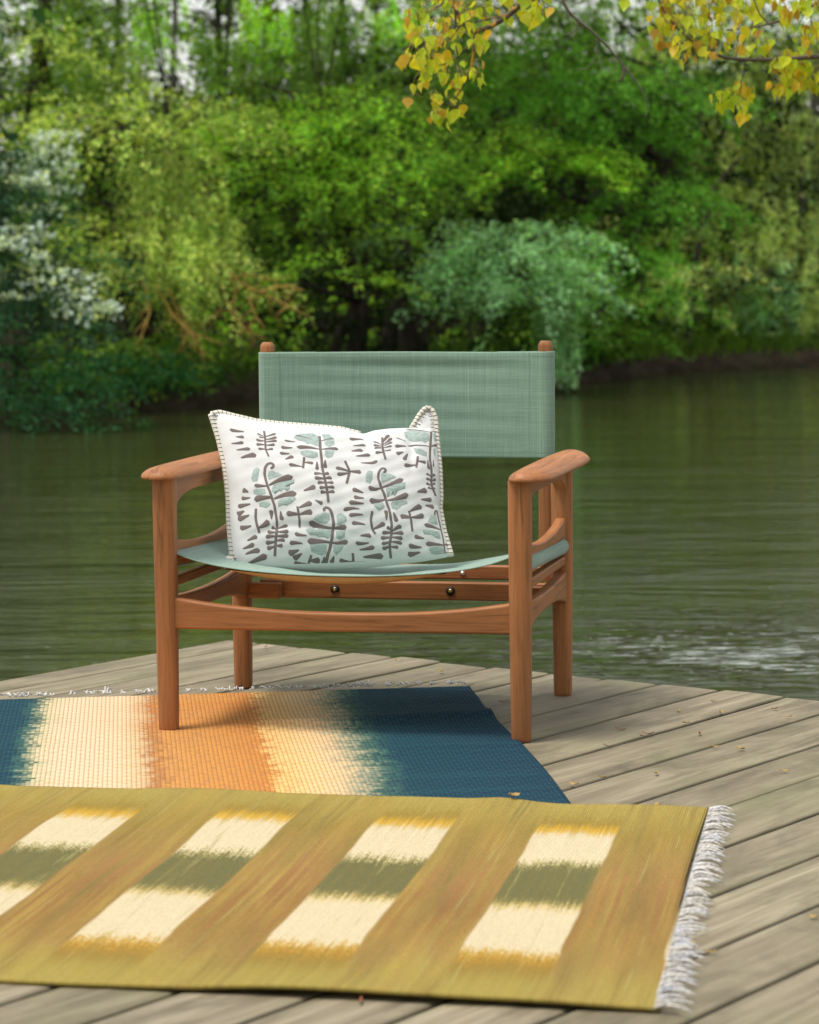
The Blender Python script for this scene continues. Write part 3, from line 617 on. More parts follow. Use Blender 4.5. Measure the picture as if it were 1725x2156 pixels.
def z2(s, t):
    # lies on the deck at its right end and over the edge of the other rug further left
    over = 1/(1+math.exp(-(s-.27-.05*t)/.02)) if s < 2.2 else 1
    wob = .0025*math.sin(s*5.3+1)*math.exp(-t/.06)+.0015*math.sin(s*9+t*4)+.004*math.exp(-((s-.34)/.04)**2)*math.exp(-(t/.12)**2)
    wob += .0022*math.sin(s*7.1+t*2.3)*math.sin(t*5.2-s*1.7)+.0016*math.sin(s*16+t*11)
    near = math.exp(-((1.165-t)/.05)**2)*(.0015+.005*math.sin(s*3.4+.5)**2)
    back = 1/(1+math.exp((t-.42)/.03)) if s > 0 else 0
    return .0055+max(over*.0060*back, 0)+max(-.001, wob)+near
def ef2(s, t):
    d = (.007*math.sin(s*4.6+.8)+.003*math.sin(s*13)) if t < .05 else 0
    return (s+(-.010*t+.006*math.sin(t*4)) * (s < .05), t+d*max(0, 1-t/.05))
rug2 = rug_mesh('rug', -.004, 2.1, .018, 1.168, 230, 140, z2, RUG2, ef2, .0055); place(rug2, O2, s2d, t2d)
rug2.data.flip_normals()
tag(rug2, 'mustard and olive striped rug with rows of cream and green squares, nearest the bottom edge', 'rug')
q = MB(); t = .018; r_ = random.Random(5)
while t < 1.172:
    L = r_.uniform(.026, .050); drift = r_.uniform(-.004, .024); base = t; up = r_.uniform(.2, 1.1); tw = r_.uniform(0, 6)
    for k in range(3):
        pts = []
        for i in range(9):
            f = i/8; a = tw+f*11+k*2.1; rr = .0012*(1-f*.6)
            pts.append((-.004-.010*base-L*f+rr*math.cos(a)*.3, base+drift*f*f+rr*math.cos(a)+.0015*math.sin(f*7+tw), .0045+.006*math.sin(f*2.8)*up+rr*math.sin(a)))
        q.tube(pts, [.0014, .0014, .0014, .0013, .0012, .0011, .0009, .0007, .0003], 5)
    if r_.random() < .5:
        c = r_.uniform(-.012, .02); q.tube([(-.004-.01*base-L*f*.9, base+.004+c*f*f, .005+.008*math.sin(f*3)) for f in (0, .25, .5, .75, 1)], [.0009, .0009, .0008, .0007, .0004], 4)
    t += r_.uniform(.0085, .0150)
q.build('fringe', LILAC, rug2)

# ------------------------------------------------------------------ fallen leaves on the deck
def leaf_material(name, rough=.55, trans=.42):
    m = NT(name); c = m.node('ShaderNodeAttribute', attribute_name='leaf_colour').outputs['Color']
    b = m.node('ShaderNodeBsdfPrincipled'); m.set(b.inputs['Base Color'], c); b.inputs['Roughness'].default_value = rough; b.inputs['Specular IOR Level'].default_value = .12
    tr = m.node('ShaderNodeBsdfTranslucent'); m.set(tr.inputs[0], m.mix(1., c, (1.25, 1.2, .45), 'MULTIPLY'))
    mx = m.node('ShaderNodeMixShader'); mx.inputs[0].default_value = trans
    m.t.links.new(b.outputs[0], mx.inputs[1]); m.t.links.new(tr.outputs[0], mx.inputs[2]); m.t.links.new(mx.outputs[0], m.out.inputs[0]); return m.m
LEAF = leaf_material('foliage'); POPLAR = leaf_material('spring_poplar_leaf', .38, .5)
def bud_mat(name, c):
    m = NT(name); m.bsdf(m.mix(m.noise(m.obj(), 160, 2), c, tuple(k*.6 for k in c)), .6); return m.m
YEL, RUS = bud_mat('yellow_husk', (.46, .29, .07)), bud_mat('rusty_husk', (.28, .085, .03))
def husk_mesh(L, Wd, curl, mat, seed):
    r = random.Random(seed); V = []; F = []
    for i in range(7):
        f = i/6; w = Wd*math.sin(math.pi*min(1, .06+f*.94))**.8*(1 if f < .98 else .2)
        for j in (-1, 0, 1): V.append(((f-.5)*L, j*w*.5, .0022+curl*abs(2*f-1)**2+abs(j)*Wd*.25*r.uniform(.6, 1.2)))
    F = [(i*3+j, i*3+j+1, (i+1)*3+j+1, (i+1)*3+j) for i in range(6) for j in range(2)]
    me = bpy.data.meshes.new('fallen_husk'); me.from_pydata(V, [], F); me.materials.append(mat); me.update()
    me.polygons.foreach_set('use_smooth', [True]*len(F)); return me
H = [husk_mesh(.030, .010, .004, YEL, 1), husk_mesh(.024, .013, .003, YEL, 2), husk_mesh(.034, .008, .006, RUS, 3)]
yel = [(1055, 1386, 0), (1430, 1500, 1), (1503, 1479, 0), (1518, 1503, 0), (1445, 1525, 1), (1661, 1512, 0), (1652, 1626, 0), (1632, 1495, 1), (1383, 1632, 0), (1270, 1640, 1), (1209, 1655, 0), (1153, 1650, 1), (1292, 1410, 1), (840, 1393, 0), (935, 1391, 1), (572, 1361, 0), (930, 1416, 1), (500, 1422, 1), (1713, 1935, 1), (1497, 2010, 0), (1460, 1990, 1), (1385, 1700, 1), (1505, 1575, 0), (1560, 1580, 1)]
red = [(1307, 1539, 2), (1474, 1548, 2), (1350, 1552, 2), (1281, 1574, 2), (988, 1446, 2), (1060, 1481, 2), (103, 1399, 2), (338, 1382, 2), (1365, 1549, 2), (560, 1364, 2), (760, 2112, 2)]
def deck_pt(px, py):
    a, b = at(px, py, 2.), at(px, py, 4.); k = (0-a.z)/(b.z-a.z); return a+(b-a)*k
for i, (px, py, k) in enumerate(yel+red):
    p = deck_pt(px, py); al_, of_ = p.x*math.sin(PA)+p.y*math.cos(PA), p.x*math.cos(PA)-p.y*math.sin(PA)
    if al_ > 4.55 or of_ < -4.06: continue
    o = bpy.data.objects.new('fallen_leaf' if k < 2 else 'bud_scale', H[k]); COL.objects.link(o)
    zz = .001
    o.location = (p.x, p.y, zz); o.rotation_euler = (random.uniform(-.2, .2), random.uniform(-.1, .1), random.uniform(0, 6.28)); s = random.uniform(.5, .8); o.scale = (s, s, s)
    if k < 2: tag(o, 'small curled yellow leaf fallen on the grey deck planks', 'leaf', 'yellow leaves scattered on the deck')
    else: tag(o, 'rust brown bud scale dropped on the grey deck planks', 'bud scale', 'brown bud scales scattered on the deck')
o = bpy.data.objects.new('fallen_leaf', H[1]); COL.objects.link(o); p = O2+s2d*.32+t2d*.022
o.location = (p.x, p.y, .0165); o.rotation_euler = (.2, .1, .6); tag(o, 'yellow leaf lying on the back edge of the mustard rug', 'leaf', 'yellow leaves scattered on the deck')
# ------------------------------------------------------------------ river, banks
WZ_ = -.45
m = NT('river_water'); v = m.obj(); x, y, z = m.sep(v)
# ripples: long low swell across the flow, fine wind ripples, a livelier patch where the current meets the deck
n1 = m.noise(m.scale(v, (.5, 2.2, 1)), 1, 3, .55, .8); n2 = m.noise(m.scale(v, (1.7, 8, 1)), 1, 3, .6, .8); n3 = m.noise(m.scale(v, (5, 20, 1)), 1, 2, .6, .3)
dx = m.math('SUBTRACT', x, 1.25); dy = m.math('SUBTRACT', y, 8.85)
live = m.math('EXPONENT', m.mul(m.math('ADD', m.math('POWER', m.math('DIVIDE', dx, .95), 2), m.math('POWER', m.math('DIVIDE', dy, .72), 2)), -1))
calm = m.math('MULTIPLY', m.rng(y, 8, 24, 1., .45), m.rng(m.noise(m.scale(v, (.35, .6, 1)), 1, 3), .35, .65, .35, 1.15))
h = m.math('ADD', m.mul(n1, .022), m.mul(m.math('ADD', m.mul(n2, .013), m.mul(n3, .0062)), calm))
pk = m.rng(m.noise(m.scale(v, (5.5, 13, 1)), 1, 2, .5, .8), .50, .72, 0., 1.)
h = m.addm(h, m.math('MULTIPLY', m.mul(live, .03), pk))
wat = m.mix(m.noise(v, .5, 3), (.026, .028, .009), (.042, .042, .015))
# sky glints painted as pale flecks past the deck's end, and stray pale dots
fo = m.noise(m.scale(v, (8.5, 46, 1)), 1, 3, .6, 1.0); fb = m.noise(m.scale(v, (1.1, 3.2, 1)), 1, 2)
glint = m.math('MULTIPLY', m.rng(m.math('ADD', fo, m.mul(m.math('SUBTRACT', fb, .5), .45)), .628, .646), m.rng(live, .2, .7))
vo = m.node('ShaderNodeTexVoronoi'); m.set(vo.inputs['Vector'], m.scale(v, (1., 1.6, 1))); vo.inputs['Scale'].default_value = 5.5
pale_dots = m.math('MULTIPLY', m.math('LESS_THAN', vo.outputs['Distance'], .055), m.math('GREATER_THAN', m.noise(m.scale(v, (1.4, 1.4, 1)), 1, 2), .54))
glint = m.math('MAXIMUM', m.mul(glint, .62), m.mul(pale_dots, .4))
b = m.bsdf(m.mix(glint, wat, (.62, .66, .66)), m.rng(glint, 0, 1, .06, .5), m.bump(h, 1., 1.), .5, IOR=1.333)
RIVER = m.m
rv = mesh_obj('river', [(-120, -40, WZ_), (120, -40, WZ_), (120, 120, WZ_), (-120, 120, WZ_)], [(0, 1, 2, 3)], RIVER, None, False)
tag(rv, 'slow dark olive river', 'river', kind='structure')
m = NT('bank_earth'); v = m.obj(); g = m.noise(v, 3.1, 5, .6); g2 = m.noise(v, 14, 3)
c = m.ramp(g, [(.3, (.020, .014, .009)), (.55, (.045, .034, .022)), (.75, (.05, .06, .02))])
m.bsdf(c, .9, m.bump(m.addm(g, m.mul(g2, .4)), 1., .12), .1); EARTH = m.m
edge = [(-60, 8), (-30, 16), (-14, 20.5), (-8, 22.2), (-5.5, 22.9), (-3.9, 23.9), (-3.3, 24.5), (-2.6, 26.0), (-2.1, 27.3), (-.8, 28.6), (.6, 29.8), (1.9, 31.2), (2.9, 33.6), (4, 35.6), (6.1, 37.2), (9, 38.6), (14, 41), (24, 45), (70, 60)]
ev = curve(np.array(edge, float)); N_ = 260; E_ = ev(np.r_[np.linspace(0, .36, 40), np.linspace(.362, .58, 180), np.linspace(.59, 1, 40)])
V = []; prof = [(0, -.25), (.0, .02), (.10, .11), (.28, .19), (.6, .24), (1.4, .31), (3.5, .42), (9, .6), (30, 1.0), (120, 2.)]
for i in range(N_):
    t = E_[min(i+1, N_-1)]-E_[max(i-1, 0)]; t = t/np.linalg.norm(t); nn_ = np.array([-t[1], t[0]])
    for k, (d, zz) in enumerate(prof):
        w = E_[i]+(nn_ if d < 4 else np.array([nn_[0]*.3, abs(nn_[1])]))*(d+(.12*math.sin(i*1.7+k)+.08*math.sin(i*.63)) * (k < 6))
        V.append((w[0], w[1], WZ_+zz+.03*math.sin(i*2.3+k*1.3)*(0 < k < 7)))
P_ = len(prof); F = [(i*P_+k, (i+1)*P_+k, (i+1)*P_+k+1, i*P_+k+1) for i in range(N_-1) for k in range(P_-1)]
o = mesh_obj('river_bank', V, F, EARTH); tag(o, 'dark earth bank across the river', 'bank', kind='structure')
# near bank: behind the camera and well to the right
q = MB()
nb = [(-60, -3.2), (-12, -3.0), (-4, -2.4), (1.5, -2.6), (4.2, -1.5), (5.4, 2.5), (5.8, 7), (6.6, 10), (9, 12), (20, 13), (60, 14)]
V = []; 
for (a, b_) in nb: V += [(a, b_, WZ_-.3), (a+.12, b_-.15, -.18), (a+.6, b_-1.0, -.02), (a+2.5, b_-6, .05), (a*1.2+6, -60, .3)]
F = [(i*5+k, i*5+k+1, (i+1)*5+k+1, (i+1)*5+k) for i in range(len(nb)-1) for k in range(4)]
m = NT('near_grass'); m.bsdf(m.mix(m.noise(m.obj(), 2, 4), (.05, .075, .02), (.09, .11, .03)), .9); NEARG = m.m
o = mesh_obj('near_bank', V, F, NEARG); tag(o, 'grassy near bank', 'bank', kind='structure')

# a wooded rise closing the view low down behind the trees
V = []; NX, NY = 90, 14
for j in range(NY+1):
    for i in range(NX+1):
        x_ = -70+140*i/NX; y_ = 58+60*j/NY; f = min(1, j/5)
        V.append((x_, y_+2*math.sin(x_*.13), .1+f*f*(3-2*f)*(5.6+.9*math.sin(x_*.21+1)+.5*math.sin(x_*.57))+.5*math.sin(x_*1.1+j)*f))
F = [(j*(NX+1)+i, j*(NX+1)+i+1, (j+1)*(NX+1)+i+1, (j+1)*(NX+1)+i) for j in range(NY) for i in range(NX)]
m = NT('wooded_slope'); gg = m.noise(m.obj(), 1.6, 5, .7); m.bsdf(m.ramp(gg, [(.35, (.012, .022, .006)), (.6, (.05, .085, .018)), (.75, (.09, .13, .03))]), .9, m.bump(gg, 1., .5), .05)
o = mesh_obj('hill', V, F, m.m); tag(o, 'low wooded rise behind the far trees', 'hill', kind='structure')

# ------------------------------------------------------------------ foliage
def smooth(P, n):
    P = np.array([tuple(p) for p in P]); d = np.r_[0, np.cumsum(np.linalg.norm(np.diff(P, axis=0), axis=1))]; d /= d[-1]
    c = np.array([[np.interp(t, d, P[:, i]) for i in range(3)] for t in np.linspace(0, 1, n)])
    for _ in range(2): c[1:-1] = (c[:-2]+2*c[1:-1]+c[2:])/4
    return [Vector(p) for p in c]
BARK = (lambda m: (m.bsdf(m.ramp(m.noise(m.scale(m.obj(), (14, 14, 3)), 1, 5, .65), [(.3, (.016, .013, .010)), (.55, (.050, .040, .030)), (.75, (.10, .085, .06))]), .9, m.bump(m.noise(m.scale(m.obj(), (26, 26, 5)), 1, 4), 1., .03), .1), m.m)[1])(NT('dark_bark'))
ORANGE = (lambda m: (m.bsdf(m.mix(m.noise(m.obj(), 9, 3), (.54, .32, .05), (.38, .25, .07)), .8), m.m)[1])(NT('orange_twig'))
GREYB = (lambda m: (m.bsdf(m.ramp(m.noise(m.scale(m.obj(), (14, 14, 3)), 1, 5, .65), [(.3, (.05, .04, .032)), (.7, (.17, .145, .11))]), .9), m.m)[1])(NT('grey_bark'))
PAL = dict(
    hawthorn=[(.032, .085, .042), (.048, .108, .058), (.024, .065, .034)],
    bluegreen=[(.026, .09, .034), (.036, .115, .038), (.018, .065, .026)],
    pale=[(.20, .235, .055), (.15, .205, .05), (.26, .27, .07), (.11, .17, .045)],
    mid=[(.065, .125, .022), (.09, .15, .025), (.045, .095, .02)],
    yellowgreen=[(.105, .215, .020), (.14, .25, .024), (.075, .17, .018), (.155, .225, .022)],
    vivid=[(.05, .19, .014), (.07, .22, .018), (.035, .14, .012)],
    silver=[(.14, .245, .125), (.11, .20, .10), (.19, .30, .16), (.085, .16, .075)],
    olive=[(.16, .185, .06), (.12, .165, .06), (.20, .21, .07), (.10, .15, .06)],
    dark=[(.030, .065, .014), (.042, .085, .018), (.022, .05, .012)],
    white=[(.72, .76, .66), (.62, .68, .56)])
PAL.update(pale=[(.175, .225, .05), (.13, .19, .04), (.225, .255, .065), (.085, .145, .03)], mid=[(.070, .132, .020), (.096, .16, .024), (.048, .10, .017)], vivid=[(.070, .18, .020), (.092, .21, .025), (.048, .13, .016)], white=[(.66, .78, .70), (.54, .66, .58)])
GAIN = dict(white=.42, dark=.42, mid_shaded=.85, hawthorn=1.7, bluegreen=2.0, silver=3.1, olive=4.3, pale=3.1, yellowgreen=3.0, vivid=2.6, mid=2.35)  # low gain on the dark leaves paints shade into the gaps
PAL['mid_shaded'] = PAL['mid']  # the mid leaves again, coloured darker to stand for shaded depth
class Leaves:
    def __init__(s): s.V = []; s.C = []
    def put(s, P, Dv, size, pal, aspect=.55, tilt=.7, up=(0, 0, 1), k=1.):
        """rhombic leaves at P pointing along Dv"""
        n = len(P); Dv = Dv/(np.linalg.norm(Dv, axis=1, keepdims=True)+1e-9)
        nr = np.asarray(up, float)[None]+rng.normal(0, tilt, (n, 3)); sd_ = np.cross(Dv, nr); sd_ /= (np.linalg.norm(sd_, axis=1, keepdims=True)+1e-9)
        L = size*rng.uniform(.65, 1.3, (n, 1)); w = L*aspect*.5
        v = np.stack([P, P+Dv*L*.45+sd_*w, P+Dv*L, P+Dv*L*.45-sd_*w], 1).reshape(-1, 3)
        p = np.array(PAL[pal] if isinstance(pal, str) else pal); c = p[rng.integers(0, len(p), n)]*rng.uniform(.75, 1.25, (n, 1))*(1. if pal == 'white' or not isinstance(pal, str) else GAIN.get(pal, 2.2))*k
        s.V.append(v); s.C.append(np.repeat(c, 4, 0))
    def build(s, name, parent, mat=None):
        return quads_obj(name, np.concatenate(s.V), np.concatenate(s.C), mat or LEAF, parent)
def blob(L, c, r, n, pal, style='spray', size=.07, per=26, spray=.55, out=None, kb=1.):
    """n leafy sprays filling an ellipsoid round c"""
    c = np.array(c, float); r = np.array(r, float); tips = []
    for _ in range(n):
        d = rng.normal(0, 1, 3); d /= np.linalg.norm(d); rad = rng.uniform(.1, 1.3)**.62; p = c+d*r*rad
        kv = rng.uniform(.5, 1.35)*kb
        if style == 'hang':
            ln = rng.uniform(.5, 1.0)*spray*2.2; k = int(per*1.3); f = rng.uniform(0, 1, k)[:, None]
            sw = rng.normal(0, .10, 2); q_ = p+np.concatenate([sw[None]*f*ln+rng.normal(0, .035, (k, 2)), -f*ln], 1)
            dv = np.concatenate([rng.normal(0, .5, (k, 2)), -np.ones((k, 1))*.8+rng.normal(0, .4, (k, 1))], 1)
            L.put(q_, dv, size*1.15, pal, .26, .9, (0, -1, .4), kv)
        else:
            h = np.array([d[0]*r[0], d[1]*r[1], 0]); h = h/(np.linalg.norm(h)+1e-9); h = h+rng.normal(0, .45, 3)*np.array([1, 1, .25]); h /= np.linalg.norm(h)
            sdv = np.cross(h, (0, 0, 1)); f = rng.uniform(0, 1, per)[:, None]; w = (1-f*.75)*spray*.27
            q_ = p+h*f*spray*1.25+sdv*rng.uniform(-1, 1, (per, 1))*w+np.array([0, 0, 1])*(rng.normal(0, .045, (per, 1))-.50*spray*f*f)
            dv = h[None]*.7+sdv[None]*rng.normal(0, .7, (per, 1))+np.array([0, 0, -.35])+rng.normal(0, .2, (per, 3))
            L.put(q_, dv, size, pal, .6, .75, k=kv)
            if style == 'blossom' and d[1] < .55 and rng.random() < .32:
                kk = int(per*.8); f = rng.uniform(.2, 1, kk)[:, None]
                q_ = p+h*f*spray*1.25+sdv*rng.uniform(-1, 1, (kk, 1))*(1-f*.6)*spray*.4+np.array([0, -.03, .05])+rng.normal(0, .025, (kk, 3))
                L.put(q_, rng.normal(0, 1, (kk, 3)), .050, 'white', 1., 1.)
        tips.append(p)
    return tips
def limb(q, a, b, r0, r1, sagz=.1, n=6, wob=.06, seed=0):
    a = np.array(a, float); b = np.array(b, float); r = random.Random(seed); L = np.linalg.norm(b-a); pts = []
    for i in range(n+1):
        f = i/n; p = a+(b-a)*f; k = math.sin(math.pi*f)
        pts.append(p+np.array([r.uniform(-1, 1)*wob*L*k, r.uniform(-1, 1)*wob*L*k, sagz*L*k]))
    q.tube(pts, list(np.linspace(r0, r1, n+1)), 7)
    return pts
def tree(name, label, cat, base, trunk, blobs, group=None, bark=None, upper=None, r0=.14, extra=None):
    """blobs: (px, py, Y, rx px, ry px, n, palette, style); trunk: world points relative to nothing (absolute)"""
    e = empty(name, base); tag(e, label, cat, group); bv = np.array(base, float)
    q = MB(); pts = [np.array(p)-bv for p in trunk]; n = len(pts)
    q.tube(smooth(pts, n*4), list(np.linspace(r0, r0*.3, n*4)), 9)
    tk = q.build('trunk', bark or BARK, e)
    L = Leaves(); b = MB(); first = True
    for k, (px, py, Y, rx, ry, nn, pal, sty) in enumerate(blobs):
        c = np.array(at(px, py, Y))-bv; s = Y/5279.46
        kb = rng.uniform(.72, 1.25)
        size = .060 if sty != 'hang' else .066
        tips = blob(L, c, (rx*s, min(rx, ry*1.4)*s*.8, ry*s), int(nn*(.9 if sty == 'blossom' else (.62 if py < 380 else .46))), pal, sty, size*Y/30*1.0, 52, .72 if sty == 'spray' else .46, kb=kb)
        j = min(range(n), key=lambda i: np.linalg.norm(pts[i]-c)+(.4 if pts[i][2] > c[2] else 0)+(9 if i == 0 else 0))
        limb(b, pts[j], c, r0*.28, .010, .06, 6, .07, k); first = False
        for tp in tips[::6]: limb(b, c, tp, .010, .004, .03, 3, .08, k)
    if upper:
        for (x, y, z, rx, rz, nn, pal) in upper:
            blob(L, np.array([x, y, z])-bv, (rx, rx, rz), nn, pal, 'spray', .21, 16, .9)
            limb(b, pts[-1], np.array([x, y, z])-bv, .012, .006, .05, 5, .05, nn)
    if b.v: b.build('branches', bark or BARK, e)
    if L.V: L.build('crown', e)
    if extra: extra(e, bv)
    return e
def g(px, Y, z=0): p = at(px, 700, Y); return (p.x, p.y, WZ_+.25+z)
def P3(px, py, Y): return tuple(at(px, py, Y))
UP = lambda x, y, z, r=1.7, rz=1.0, n=60, pal='mid': (x, y, z, r, rz, n, pal)
tree('hawthorn_tree', 'hawthorn covered in white blossom at the left edge above the water', 'tree', g(-60, 24.4), [g(-60, 24.4), P3(-40, 650, 24.2), P3(0, 480, 23.8), P3(20, 350, 23.6)],
     [(5, 320, 23, 45, 32, 30, 'hawthorn', 'blossom'), (20, 400, 23, 46, 40, 34, 'hawthorn', 'blossom'), (0, 500, 22.8, 50, 45, 40, 'hawthorn', 'blossom'), (50, 600, 22.6, 45, 34, 40, 'hawthorn', 'blossom'), (95, 650, 22.5, 34, 20, 24, 'hawthorn', 'blossom'), (0, 640, 22.8, 60, 50, 36, 'hawthorn', 'spray'), (-50, 420, 23.4, 60, 110, 50, 'hawthorn', 'blossom'), (90, 540, 23.5, 40, 50, 22, 'bluegreen', 'spray')],
     upper=[(-5.2, 24, 3.4, 1.0, .8, 40, 'hawthorn')])
tree('shrub', 'rounded blue green shrub overhanging the water at the far left', 'shrub', g(20, 23.9), [g(20, 23.9), P3(30, 800, 23.7), P3(40, 760, 23.5)],
     [(25, 755, 22.9, 80, 45, 60, 'bluegreen', 'spray'), (70, 820, 22.7, 62, 42, 50, 'bluegreen', 'spray'), (10, 840, 22.6, 70, 40, 50, 'bluegreen', 'spray'), (110, 860, 23.2, 35, 18, 18, 'bluegreen', 'spray'), (-40, 790, 22.8, 70, 70, 50, 'bluegreen', 'spray')], r0=.05)
def twigs(e, bv):
    q = MB(); r = random.Random(9)
    for pts in ([(470, 560), (510, 600), (560, 620), (600, 640), (650, 668)], [(450, 560), (480, 640), (505, 690), (560, 715)], [(480, 590), (520, 575), (570, 590), (615, 580)], [(330, 600), (360, 660), (400, 700), (470, 725)], [(300, 590), (318, 650), (305, 690), (285, 735)],
                [(355, 610), (375, 660), (410, 720), (450, 760)], [(500, 600), (490, 650), (515, 700)], [(520, 620), (540, 665), (520, 690)], [(400, 690), (440, 672), (470, 650)], [(380, 640), (395, 690), (385, 730)], [(545, 615), (600, 600), (640, 612)]):
        Y0 = 25.7+r.uniform(-.4, .4); P = [np.array(at(x, y, Y0+r.uniform(-.1, .1)))-bv for x, y in pts]
        cv = np.array(P); cc = np.array([[np.interp(t, np.linspace(0, 1, len(cv)), cv[:, i]) for i in range(3)] for t in np.linspace(0, 1, 14)])
        for _ in range(2): cc[1:-1] = (cc[:-2]+2*cc[1:-1]+cc[2:])/4
        q.tube(cc, list(np.linspace(.015, .006, 14)), 6)
        for k in range(4, 13, 3): q.tube([cc[k], cc[k]+np.array([r.uniform(-.12, .12), 0, -.10]), cc[k]+np.array([r.uniform(-.2, .2), .02, -.24])], [.009, .007, .004], 5)
    q.build('bare_twigs', ORANGE, e)
tree('willow_tree', 'pale yellow green willow with bare orange twigs trailing below its crown', 'tree', g(300, 27.6), [g(300, 27.6), P3(310, 640, 27.4), P3(330, 480, 27.2), P3(350, 300, 27), P3(350, 200, 27.2)],
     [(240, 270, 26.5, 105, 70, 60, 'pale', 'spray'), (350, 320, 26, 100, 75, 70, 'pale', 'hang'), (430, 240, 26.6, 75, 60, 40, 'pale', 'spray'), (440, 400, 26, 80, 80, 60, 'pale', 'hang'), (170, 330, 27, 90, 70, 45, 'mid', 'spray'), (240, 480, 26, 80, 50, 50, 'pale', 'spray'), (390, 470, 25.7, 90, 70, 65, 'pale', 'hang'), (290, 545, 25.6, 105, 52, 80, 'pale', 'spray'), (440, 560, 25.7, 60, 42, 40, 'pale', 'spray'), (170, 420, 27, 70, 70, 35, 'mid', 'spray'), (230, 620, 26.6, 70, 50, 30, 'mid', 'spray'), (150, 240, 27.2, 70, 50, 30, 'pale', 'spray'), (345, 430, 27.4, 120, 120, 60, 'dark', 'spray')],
     upper=[UP(-2.6, 27.3, 5.6, 1.5, .8, 45, 'pale'), UP(-3.4, 28, 7.2)], extra=twigs, r0=.09)
tree('broadleaf_tree', 'dark tree with thick brown trunk at the upper left corner', 'tree', g(60, 33), [g(60, 33), P3(75, 500, 33), P3(70, 280, 33), P3(85, 100, 33), P3(110, -120, 33)],
     [(20, 60, 32, 90, 70, 45, 'mid', 'spray'), (100, 190, 32.5, 80, 60, 40, 'mid', 'spray'), (190, 130, 33, 80, 60, 40, 'mid', 'spray'), (60, 320, 33, 80, 60, 30, 'dark', 'spray'), (90, 80, 31, 60, 40, 25, 'pale', 'spray'), (0, 180, 34, 90, 120, 50, 'dark', 'spray'), (210, 30, 33, 60, 50, 30, 'mid', 'spray'), (100, 480, 32, 90, 90, 60, 'mid', 'spray'), (180, 700, 30, 130, 60, 70, 'dark', 'spray')],
     upper=[UP(-4.8, 33, 6.2), UP(-6, 33, 8)], r0=.24)
tree('broadleaf_tree', 'bright yellow green tree in the middle, its dark leaning trunk behind the chair back', 'tree', g(745, 29.5), [g(745, 29.5), P3(760, 640, 29.2), P3(720, 500, 29), P3(690, 360, 28.8), P3(680, 240, 28.8)],
     [(600, 265, 28, 105, 45, 60, 'yellowgreen', 'spray'), (715, 235, 28, 95, 45, 55, 'yellowgreen', 'spray'), (560, 350, 28.2, 80, 60, 45, 'yellowgreen', 'spray'), (785, 320, 28, 75, 60, 45, 'yellowgreen', 'spray'), (680, 390, 28.2, 100, 55, 50, 'yellowgreen', 'spray'), (590, 460, 28, 80, 40, 32, 'mid', 'spray'), (700, 560, 27.6, 80, 26, 30, 'yellowgreen', 'spray'), (540, 420, 28.2, 60, 50, 30, 'yellowgreen', 'spray'), (740, 460, 28, 60, 30, 24, 'yellowgreen', 'spray'), (600, 650, 27.6, 50, 30, 18, 'yellowgreen', 'spray'), (830, 400, 28.5, 60, 36, 22, 'mid', 'spray'), (640, 520, 28.6, 90, 35, 24, 'mid', 'spray'), (560, 180, 29, 80, 60, 35, 'mid', 'spray'), (830, 240, 28.6, 60, 60, 35, 'mid', 'spray'), (530, 600, 28, 50, 40, 16, 'mid', 'spray'), (700, 330, 29.5, 170, 120, 60, 'dark', 'spray')],
     upper=[UP(-1, 29, 5.5), UP(.2, 29.5, 7), UP(-1.6, 29, 8)], r0=.14)
tree('willow_tree', 'silvery grey green willow drooping to the right above the chair back', 'tree', g(830, 31), [g(830, 31), P3(845, 680, 30.8), P3(870, 590, 30.4), P3(930, 530, 30), P3(1030, 540, 29.6)],
     [(920, 490, 29.6, 70, 26, 40, 'silver', 'spray'), (1010, 525, 29.2, 75, 32, 60, 'silver', 'spray'), (1095, 535, 29, 70, 38, 75, 'silver', 'spray'), (1170, 570, 29, 48, 44, 70, 'silver', 'hang'), (1110, 590, 28.8, 75, 38, 70, 'silver', 'spray'), (1020, 590, 29.2, 60, 34, 40, 'silver', 'spray'), (1185, 640, 29, 34, 40, 40, 'silver', 'hang'), (1080, 480, 29.3, 50, 20, 25, 'silver', 'spray'), (1130, 650, 29, 60, 40, 40, 'mid', 'spray'), (1180, 490, 29.6, 24, 22, 14, 'silver', 'spray')], r0=.22)
